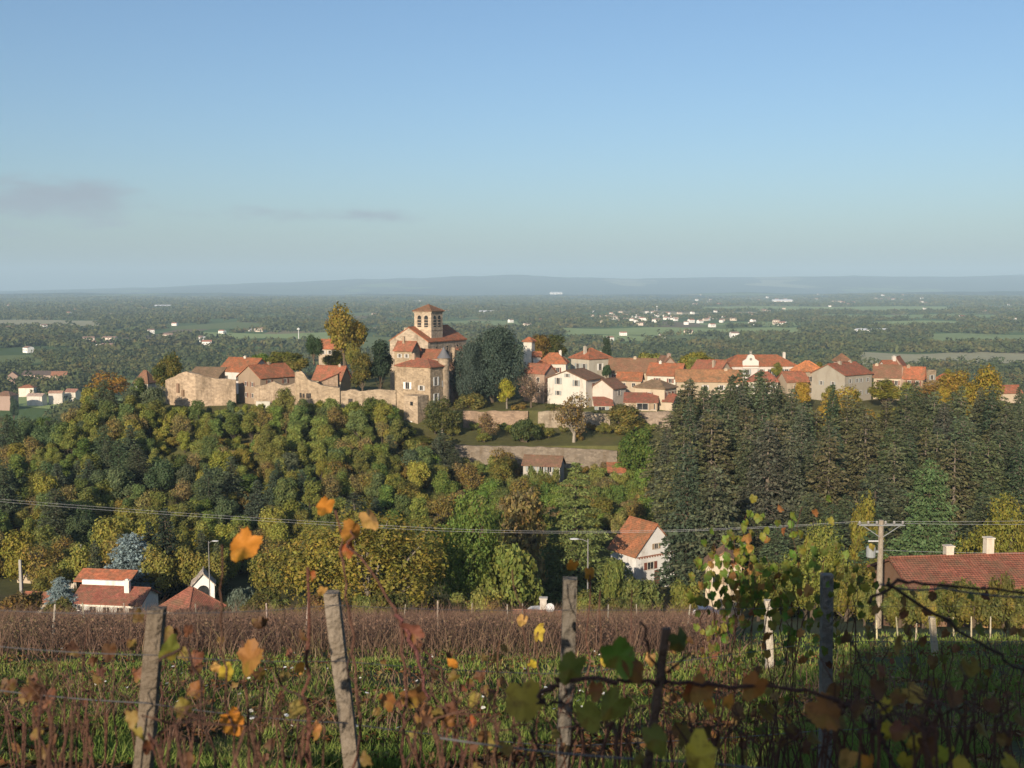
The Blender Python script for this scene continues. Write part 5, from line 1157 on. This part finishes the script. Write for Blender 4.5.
def leaf_outline(g2, k=36):
    """radius round a five-lobed vine leaf, the stalk at the bottom, the tip at the top"""
    P = []; am = g2.uniform(.10, .19); tip = g2.uniform(1.0, 1.18)
    for i in range(k):
        t = 2 * math.pi * i / k                              # 0 = stalk
        u = abs(t - math.pi)                                 # 0 = tip
        r = .80 + am * .42 * math.cos(u * 5.0) + am * .5 * math.cos(u * 2.5)
        if u < .5: r *= tip
        if u > 2.72: r *= 1 - .25 * (u - 2.72) / .42
        r *= 1 + (.055 if i % 2 else -.045) + g2.uniform(-.04, .04)
        P.append((math.sin(t) * r, -math.cos(t) * r))
    return P
def add_leaf(mb, c, size, facing=None, up=None):
    """a lobed vine leaf, folded along its midrib and curled"""
    nrm = (facing or Vector((rnd.uniform(-1.0, 1.0), -1, rnd.uniform(-.5, .9)))).normalized()
    up = up or Vector((rnd.uniform(-.8, .8), rnd.uniform(-.3, .3), rnd.choice((-1, -1, -1, 1))))
    a = up.cross(nrm); a = a.normalized() if a.length > 1e-3 else Vector((1, 0, 0)); b = nrm.cross(a)
    O = leaf_outline(rnd); k = len(O)
    fold, c1, c2, c3 = rnd.uniform(-.1, .45), rnd.uniform(-.3, .4), rnd.uniform(-.4, .4), rnd.uniform(-.4, .4); sx = rnd.uniform(.8, 1.05)
    ph = rnd.uniform(0, 6.28)
    V = [c]
    for f in (.4, .75, 1.0):
        for i, (x, y) in enumerate(O):
            x, y = x * f * sx, y * f
            z = -fold * abs(x) + c1 * x * x + c2 * y * y + c3 * x * y + .07 * f * f * math.sin(i * 2 * math.pi / k * 5 + ph)
            V.append(c + (a * x + b * y + nrm * z) * size * .56)
    F_ = [(0, 1 + i, 1 + (i + 1) % k) for i in range(k)]
    for q in (0, 1): F_ += [(1 + q * k + i, 1 + (q + 1) * k + i, 1 + (q + 1) * k + (i + 1) % k, 1 + q * k + (i + 1) % k) for i in range(k)]
    mb.add([tuple(v) for v in V], F_)

def wob(pts, n=5, a=.008):
    P = []
    for p, q in zip(pts[:-1], pts[1:]):
        for i in range(n):
            P.append(p.lerp(q, i / n) + Vector((rnd.gauss(0, a), rnd.gauss(0, a), rnd.gauss(0, a * .5))))
    P.append(pts[-1]); return P
def cane_mesh(mb, pts, r0, r1=None, n=5, a=.008):
    r1 = r0 * .6 if r1 is None else r1; P = wob(pts, n, a); k = len(P)
    rad = [(r0 + (r1 - r0) * i / (k - 1)) * (1.35 if i % n == 0 and i else 1) for i in range(k)]
    mb.tube(P, rad, 6)
OR, YE, OLV, BRO, TAN, GRN, RED = (0.52, 0.19, 0.03), (0.48, 0.33, 0.04), (0.17, 0.17, 0.03), (0.24, 0.09, 0.03), (0.46, 0.24, 0.08), (0.12, 0.19, 0.025), (0.30, 0.07, 0.025)
CB = (0.105, 0.052, 0.034); CD = (0.06, 0.037, 0.028)
def grapevine(label, canes, leaves, group=None, name='grapevine', stump=None):
    """canes: (points (px, py, Y), radius, colour); leaves: (px, py, size px, Y, colour)"""
    p0 = at(*canes[0][0][0]); root = empty(name, (p0.x, p0.y, gz(p0.x, p0.y)))
    for pts, r, c in canes:
        mb = MB(); P = [at(*p) for p in pts]
        if pts[0][1] >= 755: P = [Vector((P[0].x, P[0].y, gz(P[0].x, P[0].y)))] + P
        cane_mesh(mb, [p - root.location for p in P], r)
        mb.build('cane', CANE, root, jit(c, .15))
    for lf in leaves:
        mb = MB(); px, py, s, Y, c = lf[:5]; p = at(px, py, Y); add_leaf(mb, Vector((0, 0, 0)), s / F * Y)
        o = mb.build('leaf', VLEAF, root, jit(c, .12), True); o.location = p - root.location
    tag(root, label, 'grapevine', group); return root
grapevine('grapevine with one large orange leaf high at the left', [([(238, 768, 3.7), (228, 700, 3.7), (222, 620, 3.7), (222, 545, 3.7)], .005, CB), ([(250, 768, 3.8), (246, 690, 3.8), (243, 640, 3.8)], .006, CB), ([(160, 660, 3.8), (185, 640, 3.8), (200, 690, 3.8), (215, 768, 3.8)], .006, CD)],
          [(245, 546, 38, 3.7, OR), (250, 658, 40, 3.7, (0.30, 0.12, 0.035)), (232, 722, 30, 3.7, OR), (226, 672, 18, 3.8, YE), (216, 668, 14, 3.8, TAN), (170, 650, 26, 3.9, OLV), (196, 690, 20, 3.9, BRO)])
grapevine('tall grapevine with orange leaves at its tip above the split post', [([(352, 790, 4.2), (360, 700, 4.2), (349, 620, 4.2), (341, 560, 4.2), (335, 510, 4.2)], .007, CB), ([(402, 768, 4.2), (405, 680, 4.2), (398, 610, 4.2), (352, 545, 4.2), (350, 522, 4.2)], .007, CB), ([(398, 615, 4.2), (412, 640, 4.2), (430, 700, 4.2)], .009, (0.15, 0.06, 0.05)), ([(360, 700, 4.2), (346, 660, 4.2), (362, 625, 4.2)], .005, CD)],
          [(325, 507, 22, 4.2, OR), (352, 533, 27, 4.2, (0.42, 0.16, 0.04)), (370, 519, 24, 4.2, TAN), (347, 550, 18, 4.2, RED), (412, 632, 26, 4.2, (0.2, 0.07, 0.05)), (322, 590, 12, 4.2, TAN)])
grapevine('straight reddish grapevine shoot left of the split post', [([(309, 790, 4.0), (307, 730, 4.0), (309, 640, 4.0), (308, 568, 4.0)], .009, (0.11, 0.05, 0.034)), ([(308, 700, 4.0), (285, 690, 4.0), (272, 660, 4.0), (285, 610, 4.0)], .005, CD)], [(300, 668, 14, 4.0, OR), (312, 575, 11, 4.0, RED), (316, 730, 18, 4.0, (0.4, 0.15, 0.05))])
grapevine('grapevine with curled brown leaves between split and centre posts', [([(462, 768, 4.4), (452, 690, 4.4), (430, 655, 4.4), (415, 640, 4.4)], .007, CB), ([(393, 611, 4.4), (412, 640, 4.4), (429, 668, 4.4), (450, 690, 4.4)], .006, CD), ([(404, 768, 4.4), (420, 720, 4.4), (405, 690, 4.4)], .006, CD), ([(497, 768, 4.5), (496, 700, 4.5), (500, 640, 4.5)], .005, CB)],
          [(417, 695, 34, 4.4, (0.26, 0.11, 0.04)), (424, 716, 30, 4.4, (0.24, 0.1, 0.045)), (388, 700, 20, 4.4, BRO), (447, 722, 24, 4.4, BRO), (452, 664, 14, 4.4, OR), (470, 722, 16, 4.5, RED)])
grapevine('grapevine with big yellow olive leaf at the bottom centre', [([(548, 790, 3.2), (535, 735, 3.2), (520, 700, 3.2), (505, 668, 3.2)], .005, CD), ([(541, 695, 3.0), (555, 681, 3.0), (607, 678, 3.0), (656, 683, 3.0), (714, 686, 3.0), (797, 687, 3.0), (835, 700, 3.0), (860, 712, 3.0), (878, 735, 3.0), (900, 772, 3.0)], .0072, (0.10, 0.05, 0.038)), ([(541, 695, 3.0), (546, 704, 3.0), (560, 702, 3.0), (566, 690, 3.0)], .005, CD), ([(655, 683, 3.0), (668, 672, 3.0), (690, 652, 3.0)], .005, CD), ([(657, 680, 3.0), (645, 640, 3.0), (640, 622, 3.0)], .005, CD)],
          [(523, 700, 46, 3.1, (0.42, 0.29, 0.04)), (572, 668, 34, 3.0, OLV), (618, 655, 40, 3.0, GRN), (612, 706, 40, 3.0, OLV), (588, 716, 34, 3.1, (0.22, 0.2, 0.04)), (680, 642, 30, 3.0, (0.10, 0.11, 0.03)), (634, 668, 30, 3.0, BRO), (596, 690, 20, 3.0, BRO), (702, 688, 30, 3.0, (0.34, 0.12, 0.03)), (754, 686, 30, 3.0, (0.34, 0.11, 0.03)), (826, 712, 40, 3.0, (0.3, 0.12, 0.035)), (700, 756, 46, 2.9, YE), (655, 738, 34, 2.9, OLV), (710, 706, 16, 3.0, OR), (728, 702, 16, 3.0, OR), (690, 692, 22, 3.0, RED)])
grapevine('thin grapevine shoots with round yellow leaves around the centre post', [([(535, 768, 5.2), (540, 690, 5.2), (538, 632, 5.2)], .005, CB), ([(582, 768, 5.4), (588, 680, 5.4), (590, 575, 5.4)], .006, (0.12, 0.06, 0.04)), ([(602, 768, 5.4), (606, 690, 5.4), (600, 590, 5.4)], .006, (0.12, 0.06, 0.04)), ([(530, 690, 5.2), (526, 640, 5.2), (512, 570, 5.2)], .005, CB), ([(620, 768, 5.6), (626, 690, 5.6), (632, 590, 5.6)], .005, CB)],
          [(572, 566, 15, 5.4, OR), (590, 574, 15, 5.4, OR), (539, 633, 18, 5.2, YE), (522, 620, 14, 5.2, TAN), (606, 660, 14, 5.4, YE), (650, 660, 16, 5.4, TAN), (532, 664, 12, 5.2, YE)])
grapevine('shaded grapevine with yellow leaves in the bottom right corner', [([(930, 800, 3.2), (905, 750, 3.2), (880, 700, 3.2), (850, 640, 3.2)], .005, CD), ([(872, 720, 3.1), (885, 740, 3.1), (905, 790, 3.1)], .006, CD), ([(886, 584, 3.4), (949, 622, 3.4), (998, 655, 3.4), (1040, 680, 3.4)], .006, CD), ([(866, 600, 3.4), (900, 580, 3.4), (942, 586, 3.4), (1030, 594, 3.4)], .006, CD)],
          [(890, 735, 28, 3.2, YE), (917, 745, 24, 3.2, (0.5, 0.36, 0.05)), (941, 757, 34, 3.2, (0.42, 0.38, 0.05)), (885, 705, 18, 3.3, YE), (914, 694, 24, 3.3, (0.42, 0.26, 0.06)), (846, 758, 26, 3.1, TAN), (905, 762, 22, 3.2, YE), (960, 770, 30, 3.2, YE), (870, 765, 24, 3.1, OR), (1010, 765, 26, 3.1, YE)])

def leafy(label, x0, x1, top, bot, Y, ncane, nleaf, cols, size, name='grapevine', group=None):
    c = at((x0 + x1) / 2, bot, Y); root = empty(name, (c.x, Y, gz(c.x, Y))); ends = []
    for k in range(ncane):
        px = x0 + (x1 - x0) * (k + .5) / ncane + rnd.uniform(-6, 6); Yk = Y + rnd.uniform(-.5, .5); t = top + rnd.uniform(0, .35) * (bot - top)
        a = at(px + rnd.uniform(-18, 18), bot, Yk); a.z = gz(a.x, a.y)
        b = at(px + rnd.uniform(-14, 14), (t + bot) / 2, Yk); e = at(px + rnd.uniform(-12, 12), t, Yk)
        mb = MB(); cane_mesh(mb, [p - root.location for p in (a, b, e)], rnd.uniform(.0035, .0065), .0015, 5, .03); mb.build('cane', CANE, root, jit(CB, .2)); ends.append((a, b, e))
    sets = {}
    for k in range(nleaf):
        a, b, e = rnd.choice(ends); t = rnd.random() ** .6; p = (a.lerp(b, t * 2) if t < .5 else b.lerp(e, t * 2 - 1)) + Vector((rnd.gauss(0, .10), rnd.gauss(0, .15), rnd.gauss(0, .06)))
        if t < .35 and rnd.random() < .7 and nleaf > 30: continue
        ci = rnd.choice(range(len(cols))); mb = sets.setdefault(ci, MB()); add_leaf(mb, p - root.location, size * rnd.uniform(.7, 1.2))
    for ci, mb in sets.items(): mb.build('leaves', VLEAF, root, cols[ci], True)
    tag(root, label, 'grapevine', group); return root
leafy('tall leafy grapevine still green with orange leaves right of centre', 702, 810, 506, 690, 8.3, 16, 330, [(0.13, 0.20, 0.025), (0.10, 0.17, 0.022), (0.16, 0.21, 0.03), (0.15, 0.20, 0.03), (0.12, 0.17, 0.03), (0.24, 0.24, 0.04), (0.36, 0.17, 0.05)], .072)
leafy('yellow green grapevine behind the shaded concrete post', 812, 870, 535, 690, 9.4, 8, 60, [(0.14, 0.17, 0.03), (0.10, 0.13, 0.025), (0.34, 0.28, 0.05), (0.12, 0.15, 0.03)], .075)
leafy('sparse grapevine with a few dull leaves at the right edge', 880, 1030, 590, 720, 8.6, 12, 36, [(0.14, 0.15, 0.03), (0.30, 0.2, 0.05), (0.2, 0.1, 0.04)], .10)
NB = 'near bare grapevines on the trellis'
for k, px in enumerate((440, 500, 590, 640, 700, 760, 810, 860, 905, 950, 1000, 60, 180, 290)):
    leafy('low tangle of thin dark vine shoots at the bottom of the near trellis', px - 34, px + 34, 668 + rnd.uniform(-14, 40), 770, 3.4 + rnd.uniform(-.3, .8), rnd.randint(9, 12), rnd.randint(5, 9), [(0.16, 0.075, 0.033), (0.22, 0.16, 0.045), (0.11, 0.055, 0.03)], .055, group='thin vine shoots at the bottom of the near trellis')
for k, px in enumerate((20, 75, 122, 190, 270, 425, 480, 660, 690, 735, 780, 860, 930, 990)):
    Y = 4.4 + px / 1024 * 5.2 + rnd.uniform(-.3, .5)
    leafy('bare brown grapevine with few withered leaves on the near trellis', px - 26, px + 26, 610 + rnd.uniform(-12, 45), 760, Y, rnd.randint(6, 8), rnd.randint(8, 13), [(0.16, 0.075, 0.033), (0.20, 0.14, 0.045), (0.11, 0.055, 0.03)], .07, group=NB)

# ------------------------------------------------------------------ unseen barn added behind the viewpoint to throw shade on the vineyard
def barn():
    root = empty('shade_barn', (0, 0, 0)); w, d = 34.0, 10.0
    cx = 12.0 + w / 2 - 15.8; root.location = (cx, -12, gz(cx, -12) - .6); he, hr = 3.2, 5.17 - root.location.z
    walls(w, d, he, hr, 'gx').build('wall', STONE, root, STN); roof_gable(w, d, he, hr, 'x').build('roof', ROOF, root, BROWN)
    tag(root, 'unseen stone barn added uphill behind the viewpoint to shade the vineyard', 'barn')
barn()

# ------------------------------------------------------------------ sun, sky, air
SUN_AZ, SUN_EL = R(20), R(18.5)       # the sun stands behind the viewer, a little to the left
sd = bpy.data.lights.new('sun', 'SUN'); sd.energy = 3.8; sd.angle = R(.5); sd.color = (1.0, 0.85, 0.67)
so = bpy.data.objects.new('sun', sd); COL.objects.link(so)
tosun = Vector((-math.sin(SUN_AZ) * math.cos(SUN_EL), -math.cos(SUN_AZ) * math.cos(SUN_EL), math.sin(SUN_EL)))
so.rotation_euler = tosun.to_track_quat('Z', 'Y').to_euler()
W = bpy.data.worlds.new('World'); SC.world = W; W.use_nodes = True
nt = W.node_tree; nt.nodes.clear(); n = N(nt)
sky = n('ShaderNodeTexSky', sky_type='NISHITA', sun_disc=False, sun_elevation=SUN_EL, sun_rotation=math.atan2(tosun.x, tosun.y), altitude=400, air_density=1.1, dust_density=2.0, ozone_density=4.2)
tc = n('ShaderNodeTexCoord'); sp = n('ShaderNodeSeparateXYZ', {0: tc.outputs['Generated']})
az = mathn(n, 'ARCTAN2', sp.outputs[0], sp.outputs[1]); el = mathn(n, 'ARCSINE', sp.outputs[2])
cv = n('ShaderNodeCombineXYZ', {0: mathn(n, 'MULTIPLY', az, 12.0), 1: mathn(n, 'MULTIPLY', el, 42.0)}).outputs[0]
cn = noise(n, cv, 1.0, 6, .55)
bell = lambda v, c, w: mathn(n, 'POWER', 2.718, mathn(n, 'MULTIPLY', mathn(n, 'POWER', mathn(n, 'ABSOLUTE', mathn(n, 'DIVIDE', mathn(n, 'SUBTRACT', v, c), w)), 2.0), -1.0))
patch1 = mathn(n, 'MULTIPLY', bell(az, -.43, .13), bell(el, .070, .030))
patch2 = mathn(n, 'MULTIPLY', mathn(n, 'MULTIPLY', bell(az, -.17, .12), bell(el, .064, .010)), .8)
patch3 = mathn(n, 'MULTIPLY', mathn(n, 'MULTIPLY', bell(az, -.36, .02), bell(el, .142, .006)), .5)
pm = mathn(n, 'ADD', patch1, mathn(n, 'ADD', patch2, patch3))
cm = n('ShaderNodeMapRange', {'Value': mathn(n, 'ADD', cn, mathn(n, 'MULTIPLY_ADD', pm, .50, -.42)), 'From Min': .30, 'From Max': .62}, clamp=True, interpolation_type='SMOOTHSTEP').outputs[0]
skyc = mixc(n, sky.outputs[0], (2.5, 2.8, 3.35), mathn(n, 'MULTIPLY', cm, .85))
bg = n('ShaderNodeBackground', {'Color': skyc, 'Strength': .076}); n('ShaderNodeOutputWorld', {'Surface': bg.outputs[0]})

hz, hnt = newmat('thin_haze'); hn = N(hnt)
pv = hn('ShaderNodeVolumePrincipled', {'Color': (0.60, 0.83, 1.0, 1), 'Density': 8.5e-5, 'Anisotropy': -0.08})
hn('ShaderNodeOutputMaterial', {'Volume': pv.outputs[0]})
m = MB(); m.box((0, 12690, 175), (56000, 25900, 540)); o = m.build('haze', hz); tag(o, 'thin blue haze filling the air over the plain', 'haze', None, 'stuff')

# ------------------------------------------------------------------ camera and render settings
cd = bpy.data.cameras.new('camera'); co = bpy.data.objects.new('camera', cd); COL.objects.link(co)
cd.sensor_width = 36; cd.sensor_fit = 'HORIZONTAL'; cd.lens = F / 1024 * 36; cd.clip_start = .1; cd.clip_end = 80000
co.location = (0, 0, 0); co.rotation_euler = (math.pi / 2 - PITCH, 0, 0)
cd.dof.use_dof = True; cd.dof.focus_distance = 60; cd.dof.aperture_fstop = cd.lens / 1000 / .009
SC.camera = co
SC.render.engine = 'CYCLES'
SC.view_settings.view_transform = 'Standard'; SC.view_settings.look = 'None'; SC.view_settings.exposure = 0.8; SC.view_settings.gamma = 1.0
SC.cycles.use_denoising = True; SC.cycles.max_bounces = 5; SC.cycles.diffuse_bounces = 2; SC.cycles.transmission_bounces = 3; SC.cycles.volume_bounces = 0; SC.cycles.transparent_max_bounces = 8
